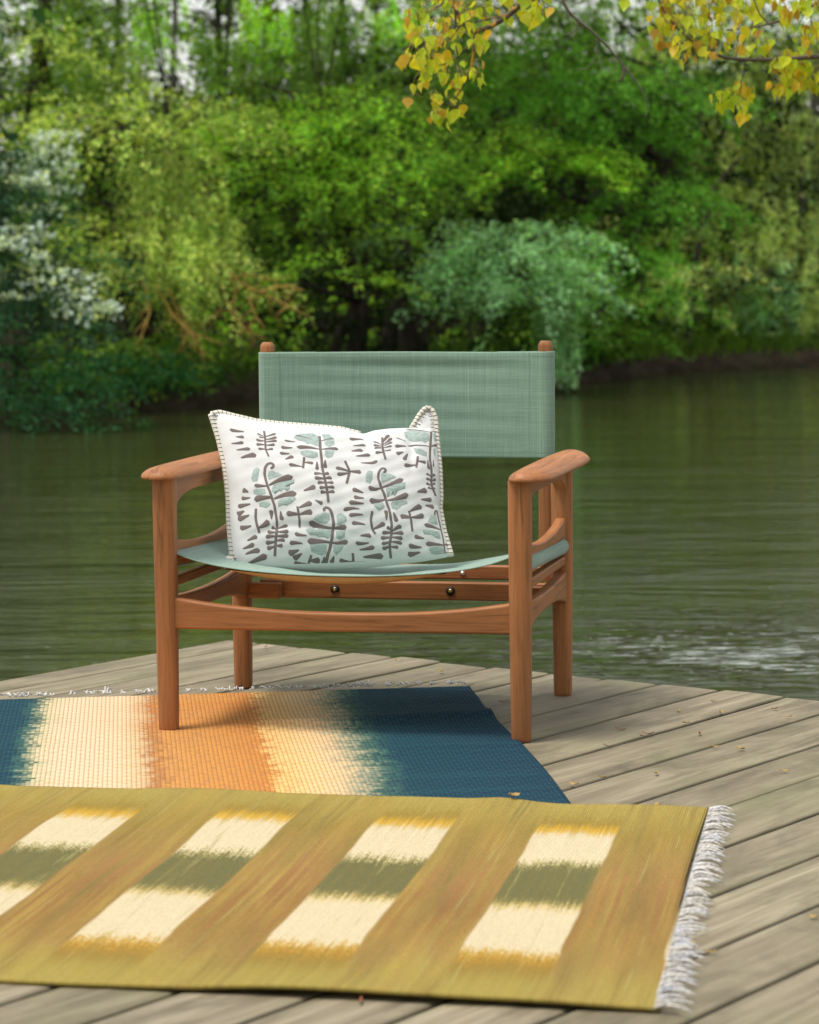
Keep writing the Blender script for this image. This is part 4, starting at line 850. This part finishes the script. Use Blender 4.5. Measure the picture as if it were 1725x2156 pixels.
tree('broadleaf_tree', 'vivid green tree with dark limbs forking out over the right half of the river', 'tree', g(1215, 34.5), [g(1215, 34.5), P3(1235, 680, 34), P3(1290, 590, 33.6), P3(1335, 470, 33.4), P3(1400, 350, 33.2), P3(1480, 225, 33.2)],
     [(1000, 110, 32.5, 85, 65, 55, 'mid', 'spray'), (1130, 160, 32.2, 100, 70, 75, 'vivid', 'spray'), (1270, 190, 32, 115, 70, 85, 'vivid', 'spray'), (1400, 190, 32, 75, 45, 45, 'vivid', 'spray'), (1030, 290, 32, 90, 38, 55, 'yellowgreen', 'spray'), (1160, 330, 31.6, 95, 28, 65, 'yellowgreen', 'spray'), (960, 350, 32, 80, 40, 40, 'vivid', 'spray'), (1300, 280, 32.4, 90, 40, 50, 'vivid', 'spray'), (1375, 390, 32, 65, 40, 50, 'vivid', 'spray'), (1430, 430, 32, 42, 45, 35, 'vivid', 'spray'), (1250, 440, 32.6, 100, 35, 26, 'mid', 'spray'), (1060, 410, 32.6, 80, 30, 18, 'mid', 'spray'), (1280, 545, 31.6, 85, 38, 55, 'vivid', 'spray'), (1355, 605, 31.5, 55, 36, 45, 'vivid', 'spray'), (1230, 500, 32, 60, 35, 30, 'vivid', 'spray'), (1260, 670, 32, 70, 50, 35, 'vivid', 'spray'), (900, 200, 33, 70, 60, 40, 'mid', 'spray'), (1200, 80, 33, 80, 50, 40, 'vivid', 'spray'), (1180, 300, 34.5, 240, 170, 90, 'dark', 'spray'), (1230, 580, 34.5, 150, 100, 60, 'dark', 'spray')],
     upper=[UP(2.6, 33, 5.9), UP(1.4, 33.5, 7), UP(3.6, 34, 7.8), UP(.6, 33, 6)], r0=.15)
tree('willow_tree', 'tall olive grey willow at the right edge with slim pale trunks', 'tree', g(1660, 40.5), [g(1660, 40.5), P3(1650, 620, 40.5), P3(1685, 420, 40.3), P3(1712, 250, 40.2), P3(1735, 0, 40)],
     [(1560, 300, 39.5, 100, 70, 70, 'olive', 'hang'), (1660, 230, 39.5, 90, 90, 70, 'olive', 'hang'), (1600, 430, 39, 105, 80, 80, 'olive', 'hang'), (1705, 430, 39.4, 70, 100, 55, 'olive', 'hang'), (1500, 540, 38.5, 80, 60, 55, 'olive', 'spray'), (1600, 570, 38.2, 90, 60, 70, 'silver', 'hang'), (1700, 590, 38.5, 55, 70, 45, 'olive', 'hang'), (1500, 390, 39.6, 70, 80, 45, 'olive', 'hang'), (1520, 180, 40, 80, 60, 45, 'olive', 'hang'), (1640, 100, 40, 110, 60, 60, 'olive', 'hang'), (1560, 490, 41, 160, 120, 60, 'mid', 'spray'), (1480, 640, 38, 55, 40, 30, 'olive', 'spray')],
     upper=[UP(5.6, 40, 6.6, 1.9), UP(6.6, 40, 8.4, 2.)], r0=.13, bark=GREYB)
tree('broadleaf_tree', 'thin trunked young tree standing on the grass at the right bank', 'tree', g(1448, 36.4, .02), [g(1448, 36.4, .02), P3(1450, 690, 36.4), P3(1462, 560, 36.4), P3(1500, 400, 36.6), P3(1560, 330, 36.8)],
     [(1470, 590, 36, 55, 40, 30, 'olive', 'spray'), (1540, 620, 36, 60, 40, 30, 'mid', 'spray'), (1450, 520, 36.3, 50, 40, 25, 'mid', 'spray')], r0=.07)
tree('willow_tree', 'tall weeping green tree closing the view above the pale yellow willow', 'tree', g(420, 39), [g(420, 39), P3(450, 500, 39), P3(470, 250, 39), P3(480, 60, 39), P3(490, -150, 39)],
     [(190, 20, 38, 80, 45, 45, 'mid', 'hang'), (250, 110, 38, 70, 50, 40, 'pale', 'hang'), (330, 10, 38, 60, 35, 30, 'yellowgreen', 'hang'), (430, 70, 38, 45, 45, 26, 'mid', 'hang'), (520, 130, 38, 60, 60, 45, 'mid', 'hang'), (560, 20, 38, 70, 50, 40, 'yellowgreen', 'hang'), (640, 110, 38, 75, 55, 50, 'mid', 'hang'), (460, 250, 38, 70, 50, 40, 'pale', 'hang'), (330, 220, 37, 70, 40, 36, 'pale', 'spray'), (150, 130, 38, 60, 50, 30, 'mid', 'hang'), (340, 350, 37, 90, 60, 40, 'mid', 'hang')], r0=.07)
tree('willow_tree', 'tall weeping green tree at the top middle, left of the yellow hanging leaves', 'tree', g(800, 41), [g(800, 41), P3(790, 500, 41), P3(800, 250, 41), P3(790, 60, 41), P3(800, -150, 41)],
     [(700, 30, 40, 70, 50, 45, 'mid', 'hang'), (780, 100, 40, 80, 60, 60, 'mid', 'hang'), (840, 20, 40, 70, 50, 45, 'yellowgreen', 'hang'), (740, 190, 40, 70, 50, 45, 'mid', 'hang'), (920, 110, 40, 70, 60, 50, 'mid', 'hang'), (1000, 20, 40, 80, 50, 45, 'mid', 'hang'), (880, 260, 40, 70, 60, 45, 'mid', 'hang'), (1120, 40, 40, 70, 40, 36, 'mid', 'hang'), (1250, 30, 40, 80, 50, 45, 'mid', 'hang'), (1360, 90, 40, 80, 60, 50, 'olive', 'hang'), (1450, 30, 40, 90, 60, 55, 'olive', 'hang')], r0=.08)
tree('forest_tree', 'stout dark trunk leaning left in the shade right behind the chair back', 'tree', g(840, 30.5), [g(870, 30.5), P3(868, 690, 30.5), P3(860, 600, 30.4), P3(835, 480, 30.3), P3(815, 380, 30.3)],
     [(840, 400, 30, 60, 40, 20, 'mid', 'spray')], r0=.21)
tree('forest_tree', 'slim dark trunk leaning right, low behind the middle of the chair back', 'tree', g(690, 30), [g(690, 30), P3(715, 705, 30), P3(750, 640, 30), P3(775, 520, 30)],
     [(770, 520, 29.6, 50, 30, 14, 'mid', 'spray')], r0=.09)
# slim far trunks of the wood behind
for i, (px, Y, r, ln, lab) in enumerate([(243, 44, .13, 14, 'slender dark trunk standing in the gap left of the bright sky patch'), (345, 42, .10, 30, 'slender leaning trunk crossing the bright sky patch at the upper left'), (480, 46, .16, -8, 'tall straight trunk just right of the bright sky patch'), (560, 48, .13, 6, 'tall pale trunk above the bright yellow green tree'), (640, 50, .14, 10, 'grey trunk second from the left behind the yellow green tree'), (735, 47, .17, -6, 'thick grey brown trunk above the centre of the chair'), (880, 45, .2, 4, 'dark trunk at the top middle beside the hanging leaves'), (150, 46, .2, 10, 'thick dark trunk in the shade near the upper left corner'), (1560, 52, .12, 22, 'thin grey trunk far behind the olive willow')]):
    b0 = g(px, Y, .3); e = empty('forest_tree', b0); tag(e, lab, 'tree', 'tall trees in the wood behind the river'); q = MB()
    s = Y/5279; q.tube([(0, 0, -.2), (ln*s*.4, 0, 2), (ln*s, .1, 4.5), (ln*s*1.7, .1, 7.5), (ln*s*2, 0, 11)], [r*.7, r*.5, r*.42, r*.38, r*.25], 9); q.build('trunk', BARK if i % 2 == 0 else GREYB, e)
    L = Leaves(); pal = ['mid', 'yellowgreen', 'dark', 'mid'][i % 4]
    for k in range(6): blob(L, (rng.uniform(-1.6, 1.6), rng.uniform(-1.2, 1.2), rng.uniform(7.2, 12)), (1.5, 1.5, .9), 16, pal, 'spray', .20, 16, .8)
    for k in range(7): blob(L, (rng.uniform(-1.2, 1.2), rng.uniform(-.6, .6), rng.uniform(4.2, 6.8)), (.9, .6, .45), 9, pal, 'spray', .10, 18, .5)
    L.build('crown', e)
# the rest of the wood: one mass
L = Leaves()
HOLES = [(320, 105, 40, 55), (400, 150, 55, 40), (440, 195, 30, 40), (500, 65, 30, 40), (375, 440, 35, 60), (395, 40, 30, 60), (880, 40, 40, 50), (1100, 90, 60, 40), (1290, 105, 40, 35), (600, 40, 25, 40), (730, 40, 20, 50)]
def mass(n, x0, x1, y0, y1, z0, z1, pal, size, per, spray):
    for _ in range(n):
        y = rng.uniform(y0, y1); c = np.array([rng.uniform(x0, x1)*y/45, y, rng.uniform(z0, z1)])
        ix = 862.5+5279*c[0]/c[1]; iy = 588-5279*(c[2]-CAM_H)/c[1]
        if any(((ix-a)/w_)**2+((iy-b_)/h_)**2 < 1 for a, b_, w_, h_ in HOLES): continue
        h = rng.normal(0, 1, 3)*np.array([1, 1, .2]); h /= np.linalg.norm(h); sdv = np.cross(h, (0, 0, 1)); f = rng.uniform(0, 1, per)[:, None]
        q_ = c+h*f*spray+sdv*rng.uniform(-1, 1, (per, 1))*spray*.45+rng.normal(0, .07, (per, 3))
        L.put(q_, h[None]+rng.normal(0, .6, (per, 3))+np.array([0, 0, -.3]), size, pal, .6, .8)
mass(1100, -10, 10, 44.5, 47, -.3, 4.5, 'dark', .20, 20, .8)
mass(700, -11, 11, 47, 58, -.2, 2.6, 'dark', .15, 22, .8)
mass(1100, -11, 11, 46, 56, 2.0, 4.6, 'mid_shaded', .13, 22, .75); mass(260, -11, 11, 45, 50, 2.0, 4.4, 'dark', .13, 22, .75)
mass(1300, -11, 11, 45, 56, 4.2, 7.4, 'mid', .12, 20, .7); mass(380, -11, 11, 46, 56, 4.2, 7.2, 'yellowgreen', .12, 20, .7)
mass(480, -11, 3, 43, 49, 4.3, 7.2, 'mid_shaded', .12, 20, .65); mass(90, -11, -5.5, 46, 52, 4.2, 7.0, 'dark', .13, 20, .75)
mass(130, 1.5, 11, 44, 52, 4.0, 7.0, 'mid', .13, 20, .75)
mass(1000, -.8, 7, 37, 43, .0, 4.6, 'dark', .11, 22, .65); mass(420, -.5, 7, 37, 44, .3, 4.7, 'mid_shaded', .11, 22, .65)
mass(650, -6.5, -.5, 34, 40, -.1, 3.4, 'dark', .10, 22, .6); mass(360, -6.5, -.5, 34, 41, .2, 3.7, 'mid_shaded', .10, 22, .6)
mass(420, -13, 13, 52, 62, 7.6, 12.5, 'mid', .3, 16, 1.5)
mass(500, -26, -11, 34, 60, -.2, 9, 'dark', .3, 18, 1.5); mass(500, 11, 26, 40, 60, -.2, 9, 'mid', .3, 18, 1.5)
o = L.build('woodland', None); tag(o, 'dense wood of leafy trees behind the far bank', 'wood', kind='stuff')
# plants along the water's edge
L = Leaves()
def along(n, f0, f1, dmin, dmax, z0, z1, pal, size, per=20, spray=.35):
    for _ in range(n):
        k = f0+(f1-f0)*rng.random(); p = ev(np.array(k)); d = rng.uniform(dmin, dmax); c = np.array([p[0]-.25*d, p[1]+d, WZ_+.15+rng.uniform(z0, z1)])
        h = rng.normal(0, 1, 3)*np.array([1, 1, .35]); h[1] -= .4; h /= np.linalg.norm(h); sdv = np.cross(h, (0, 0, 1)); f = rng.uniform(0, 1, per)[:, None]
        q_ = c+h*f*spray+sdv*rng.uniform(-1, 1, (per, 1))*spray*.45+rng.normal(0, .03, (per, 3))-np.array([0, 0, 1])*f*f*.12
        L.put(q_, h[None]+rng.normal(0, .5, (per, 3))+np.array([0, 0, -.2]), size, pal, .6, .8)
along(110, .412, .436, -.1, 1.6, .05, .65, 'mid', .075); along(60, .412, .432, -.15, .5, .1, .45, 'bluegreen', .075); along(60, .415, .436, .3, 2, .3, 1.1, 'dark', .075)
along(70, .44, .462, .1, 2, .1, 1.0, 'dark', .08); along(24, .436, .47, .2, 2.2, .4, 1.3, 'yellowgreen', .08)
along(80, .468, .492, .1, 2, .05, .8, 'dark', .085); along(40, .476, .49, .0, .8, .2, .7, 'vivid', .08)
along(70, .490, .535, 1.2, 4, .3, 1.4, 'mid', .09); along(60, .50, .54, 2.5, 6, .6, 2.0, 'olive', .09)
along(260, .33, .406, .2, 4, .1, 2.2, 'bluegreen', .12, 22, .6); along(420, .32, .404, .8, 7, .8, 5.2, 'mid', .16, 22, .8); along(160, .25, .34, .3, 7, .1, 5, 'mid', .25, 20, 1.2)
along(420, .535, .66, .6, 8, .5, 5.5, 'mid', .18, 22, .9)
along(120, .37, .41, .2, 3, .1, 1.3, 'bluegreen', .08); along(100, .53, .60, .2, 3, .1, 1.3, 'mid', .1)
o = L.build('undergrowth', None); tag(o, 'low leafy growth along the far bank', 'undergrowth', kind='stuff')
# grass on the lit right bank and among the trees
V = []; Cc = []
def blades(n, f0, f1, d0, d1, h, cols):
    for _ in range(n):
        k = f0+(f1-f0)*rng.random(); p = ev(np.array(k)); d = rng.uniform(d0, d1); zb = WZ_+np.interp(d, [0, .1, .28, .6, 1.4, 3.5, 9], [.02, .11, .19, .24, .31, .42, .6])
        c = np.array([p[0]-.3*d, p[1]+d, zb-.02]); hh = h*rng.uniform(.5, 1.3); lean = rng.normal(0, .35, 2)*hh; w = rng.normal(0, 1, 2); w = w/np.linalg.norm(w)*.011
        V.append([c-[w[0], w[1], 0], c+[w[0], w[1], 0], c+[lean[0]*.6+w[0]*.5, lean[1]*.6, hh*.7], c+[lean[0], lean[1], hh]]); Cc.append(np.array(cols[rng.integers(0, len(cols))])*rng.uniform(.8, 1.25))
blades(5200, .490, .53, .25, 5, .30, [(.10, .20, .02), (.14, .25, .03), (.07, .15, .02)])
blades(2500, .44, .49, .3, 3.5, .25, [(.06, .13, .02), (.09, .17, .02)])
blades(1500, .412, .44, .3, 3, .25, [(.05, .11, .02), (.08, .15, .02)])
o = quads_obj('bank_grass', np.array(V).reshape(-1, 3), np.repeat(np.array(Cc), 4, 0), LEAF); tag(o, 'bright grass on the far bank', 'grass', kind='stuff')

# unseen belt of trees added behind the photographer to block low light
L = Leaves()
for _ in range(1100):
    c = np.array([rng.uniform(-17, 15), rng.uniform(-14, -8), rng.uniform(.2, 9.5)]); h = rng.normal(0, 1, 3)*np.array([1, 1, .3]); h /= np.linalg.norm(h)
    L.put(c+h*rng.uniform(0, 1.4, (18, 1))+rng.normal(0, .35, (18, 3)), h[None]+rng.normal(0, .6, (18, 3)), .36, 'mid', .6, .8)
o = L.build('added_shade_trees', None); tag(o, 'unseen belt of leafy trees added behind the deck to block low light', 'wood', kind='stuff')

# ------------------------------------------------------------------ the poplar whose branches hang into the top of the view
TB = Vector((5.9, 8.6, -.12)); pop = empty('poplar_tree', TB)
tag(pop, 'poplar with yellow and coppery spring leaves on branches hanging in from the top', 'tree')
def loc(p): return Vector(p)-TB
def mk(px, py, Y): return loc(at(px, py, Y))
q = MB(); q.tube([(0, 0, -.3), (-.05, 0, .6), (-.15, -.05, 1.8), (-.3, -.1, 3.0), (-.35, 0, 4.5), (-.3, .1, 7)], [.30, .24, .20, .17, .13, .05], 14); q.build('trunk', GREYB, pop)
mm = NT('lichen_twig'); v = mm.obj(); f = mm.noise(v, 26, 4, .6)
mm.bsdf(mm.ramp(f, [(.40, (.075, .055, .045)), (.52, (.13, .095, .07)), (.60, (.50, .26, .035)), (.75, (.55, .30, .04))]), .8, mm.bump(f, .8, .004), .15); LICH = mm.m
mm = NT('grey_twig'); mm.bsdf(mm.mix(mm.noise(mm.obj(), 40, 3), (.10, .075, .062), (.22, .17, .14)), .75, None, .2); TWIG = mm.m
PLEAF = [(min(.9, q_[0]*1.2), min(.9, q_[1]*1.42), q_[2]*1.3) for q_ in [(.60, .46, .035), (.56, .47, .05), (.46, .45, .045), (.36, .40, .04), (.62, .38, .04), (.58, .32, .05), (.50, .40, .05), (.46, .24, .05), (.58, .48, .06), (.52, .47, .03), (.44, .45, .04), (.50, .50, .05), (.42, .46, .05)]]
class Pop:
    def __init__(s): s.V = []; s.C = []; s.q = MB()
    def leaf(s, p, d, size, col):
        d = d.normalized(); side = d.cross(Vector((random.gauss(0, 1), random.gauss(-.6, .7), random.gauss(.3, .6)))).normalized(); nr = side.cross(d)
        prof = [(0, 0), (.10, .30), (.27, .44), (.45, .40), (.65, .24), (.84, .09), (1.0, 0)]
        fold = random.uniform(.05, .55); curl = random.uniform(-.45, .5)
        def pt(a, b): return p+d*(a*size)+side*(b*size)+nr*(abs(b)*fold*size+curl*a*a*size)
        for sg in (-1, 1):
            for i in range(6):
                a0, b0 = prof[i]; a1, b1 = prof[i+1]
                s.V += [pt(a0, 0), pt(a1, 0), pt(a1, b1*sg), pt(a0, b0*sg)]
                k = random.uniform(.93, 1.07); s.C += [tuple(c*k for c in col)]*4
    def bunch(s, p, n, spread, size, lean=(0, 0, -1), cols=None):
        for _ in range(n):
            o = Vector((random.gauss(0, 1), random.gauss(0, .9), random.gauss(-.15, .9)))*spread
            e = p+o; d = Vector((random.gauss(0, .42), random.gauss(0, .42), -1))+Vector(lean)*.3
            st = p+o*.25+Vector((0, 0, random.uniform(0, .01)))
            s.q.tube([st, (st+e)/2+Vector((0, 0, .012)), e], [.0011, .0010, .0009], 4)
            s.leaf(e, d, size*random.uniform(.6, 1.35), random.choice(cols or PLEAF))
LS = .035
def branch(Y, main, r0, r1, mat, subs, bunches, strays=()):
    """one hanging branch: a wood mesh with its leaves as a sub-part"""
    w = MB(); mp = smooth([mk(*p[:2], Y+(p[2] if len(p) > 2 else 0)) for p in main], len(main)*4)
    w.tube(mp, list(np.linspace(r0, r1, len(mp))), 8)
    for pts, a, b in subs:
        sp = smooth([mk(x, y, Y) for x, y in pts], len(pts)*4); w.tube(sp, list(np.linspace(a, b, len(sp))), 6)
    o = w.build('branch', mat, pop); L = Pop()
    for (x, y, n, sp) in bunches: L.bunch(mk(x, y-14, Y+random.uniform(-.12, .12)), n, sp, LS)
    if L.V:
        lo = quads_obj('leaves', np.array([tuple(p) for p in L.V]), np.array(L.C), POPLAR, o)
        L.q.build('leaf_stalks', bud_mat('yellow_stalk', (.42, .33, .08)), o)
# left branch
branch(7.3, [(1700, -420, .8), (1400, -260, .4), (1180, -110), (1113, 0), (1081, 18), (1066, 42), (1040, 62), (1000, 67)], .030, .0065, LICH,
       [([(1000, 67), (976, 47), (958, 16), (948, -20)], .0075, .0035), ([(1000, 70), (997, 110), (993, 140), (985, 160), (974, 186), (960, 205), (940, 222)], .0042, .0016),
        ([(994, 84), (985, 98), (961, 123), (935, 136), (918, 138)], .0030, .0014), ([(970, 52), (950, 82), (925, 98), (905, 100)], .0026, .0012), ([(1078, 26), (1050, 36), (1029, 39), (992, 50), (960, 56)], .0034, .0016),
        ([(1113, -8), (1128, 2), (1138, 18), (1142, 34)], .003, .0012), ([(958, 16), (930, 10), (905, 20), (890, 30)], .003, .0012), ([(985, 160), (1000, 150), (1010, 160), (1012, 172)], .0016, .0008), ([(958, 14), (960, 40), (958, 62)], .004, .0025)],
       [(905, 25, 12, .040), (935, 8, 14, .045), (965, 10, 10, .035), (895, 60, 12, .035), (925, 70, 9, .032), (955, 80, 7, .03), (905, 95, 9, .035), (890, 125, 9, .030), (915, 145, 11, .035), (900, 165, 9, .028), (935, 110, 6, .03), (1000, 20, 9, .04), (1030, 15, 7, .03), (1070, 8, 8, .035), (1110, 15, 10, .032), (1135, 25, 10, .03),
        (1008, 92, 4, .018), (1025, 88, 4, .016), (965, 155, 6, .026), (985, 165, 6, .024), (1010, 165, 7, .026), (950, 178, 5, .02), (903, 222, 6, .020), (925, 232, 6, .022), (945, 235, 5, .02), (962, 240, 5, .016), (920, 255, 4, .016)])
# bare middle twig
branch(7.4, [(1500, -300, .5), (1330, -190, .2), (1230, -70), (1175, -5), (1200, 28), (1218, 46), (1250, 66), (1290, 108), (1315, 142), (1345, 175), (1365, 212), (1368, 236), (1357, 257)], .012, .0012, TWIG,
       [([(1218, 46), (1217, 60), (1206, 70), (1188, 73)], .0022, .0012), ([(1258, 76), (1258, 112), (1246, 136), (1232, 146), (1212, 146)], .0022, .0010), ([(1315, 142), (1314, 155), (1311, 170)], .006, .002), ([(1311, 160), (1305, 168), (1298, 172)], .0018, .001)], [])
# right branch with its twigs
branch(7.6, [(1990, 60, .5), (1800, 110, .1), (1725, 119), (1640, 125), (1575, 126), (1525, 122), (1490, 110), (1455, 86), (1420, 54), (1395, 22), (1380, -15)], .013, .0028, TWIG,
       [([(1570, 126), (1563, 160), (1560, 196)], .0018, .0010), ([(1490, 110), (1470, 122), (1450, 110)], .0018, .001), ([(1445, 78), (1443, 100), (1448, 125)], .0018, .001), ([(1650, 124), (1655, 140), (1665, 160)], .002, .001), ([(1550, 122), (1552, 110), (1555, 98)], .0015, .001)],
       [(1365, 10, 9, .03), (1385, 45, 9, .032), (1395, 75, 7, .026), (1410, 25, 11, .04), (1430, 60, 9, .034), (1440, 15, 11, .04), (1470, 40, 12, .042), (1450, 95, 7, .028), (1410, 100, 5, .02), (1440, 118, 4, .018), (1500, 65, 9, .034), (1485, 90, 7, .026), (1495, 120, 4, .016), (1520, 30, 9, .034), (1530, 95, 6, .02), (1545, 105, 4, .018),
        (1562, 200, 7, .020), (1550, 215, 8, .022), (1570, 220, 7, .020), (1520, 222, 5, .014), (1560, 238, 4, .014), (1580, 108, 4, .018), (1605, 105, 5, .018), (1590, 75, 2, .01),
        (1655, 130, 8, .024), (1650, 160, 10, .024), (1668, 155, 9, .022), (1645, 190, 7, .022), (1670, 180, 8, .022), (1695, 160, 9, .024), (1715, 155, 8, .022), (1712, 180, 7, .02), (1690, 130, 5, .02)])
branch(7.5, [(1960, -190, .4), (1800, -60, .1), (1725, 4), (1692, 22), (1660, 37), (1605, 56), (1560, 60), (1530, 63)], .014, .0018, TWIG,
       [([(1600, 57), (1596, 75), (1585, 90), (1578, 94)], .0014, .001), ([(1620, 50), (1600, 30), (1590, 5), (1585, -15)], .003, .0016), ([(1700, -40), (1704, 20), (1712, 60), (1722, 86)], .0034, .0014), ([(1700, 12), (1690, 40), (1680, 52)], .0018, .001)],
       [(1600, 8, 8, .028), (1625, 5, 7, .028), (1565, 10, 7, .028), (1500, 5, 10, .04), (1465, -5, 10, .04), (1660, 8, 7, .026), (1690, 20, 8, .026), (1715, 10, 8, .026), (1680, 80, 4, .018), (1700, 82, 6, .018), (1690, 60, 4, .016), (1720, 70, 5, .016), (1530, 20, 7, .03), (1555, 45, 5, .02)])
w = MB(); limb(w, (-.28, -.05, 3.2), loc(at(1700, -420, 8.1)), .06, .03, .02, 7, .03, 3); limb(w, (-.25, -.08, 2.6), loc(at(1990, 60, 8.1)), .045, .02, .02, 7, .03, 4); limb(w, (-.28, -.05, 3.0), loc(at(1960, -190, 7.9)), .04, .016, .02, 7, .03, 5); limb(w, (-.3, -.05, 3.4), loc(at(1500, -300, 7.9)), .05, .016, .02, 7, .03, 6)
w.build('limb', LICH, pop)
L = Leaves()
for k in range(26): blob(L, (rng.uniform(-1.2, 1.4), rng.uniform(-1.2, 1.4), rng.uniform(4.2, 8)), (.8, .8, .6), 12, PLEAF, 'spray', .08, 16, .5)
L.build('crown', pop, POPLAR)
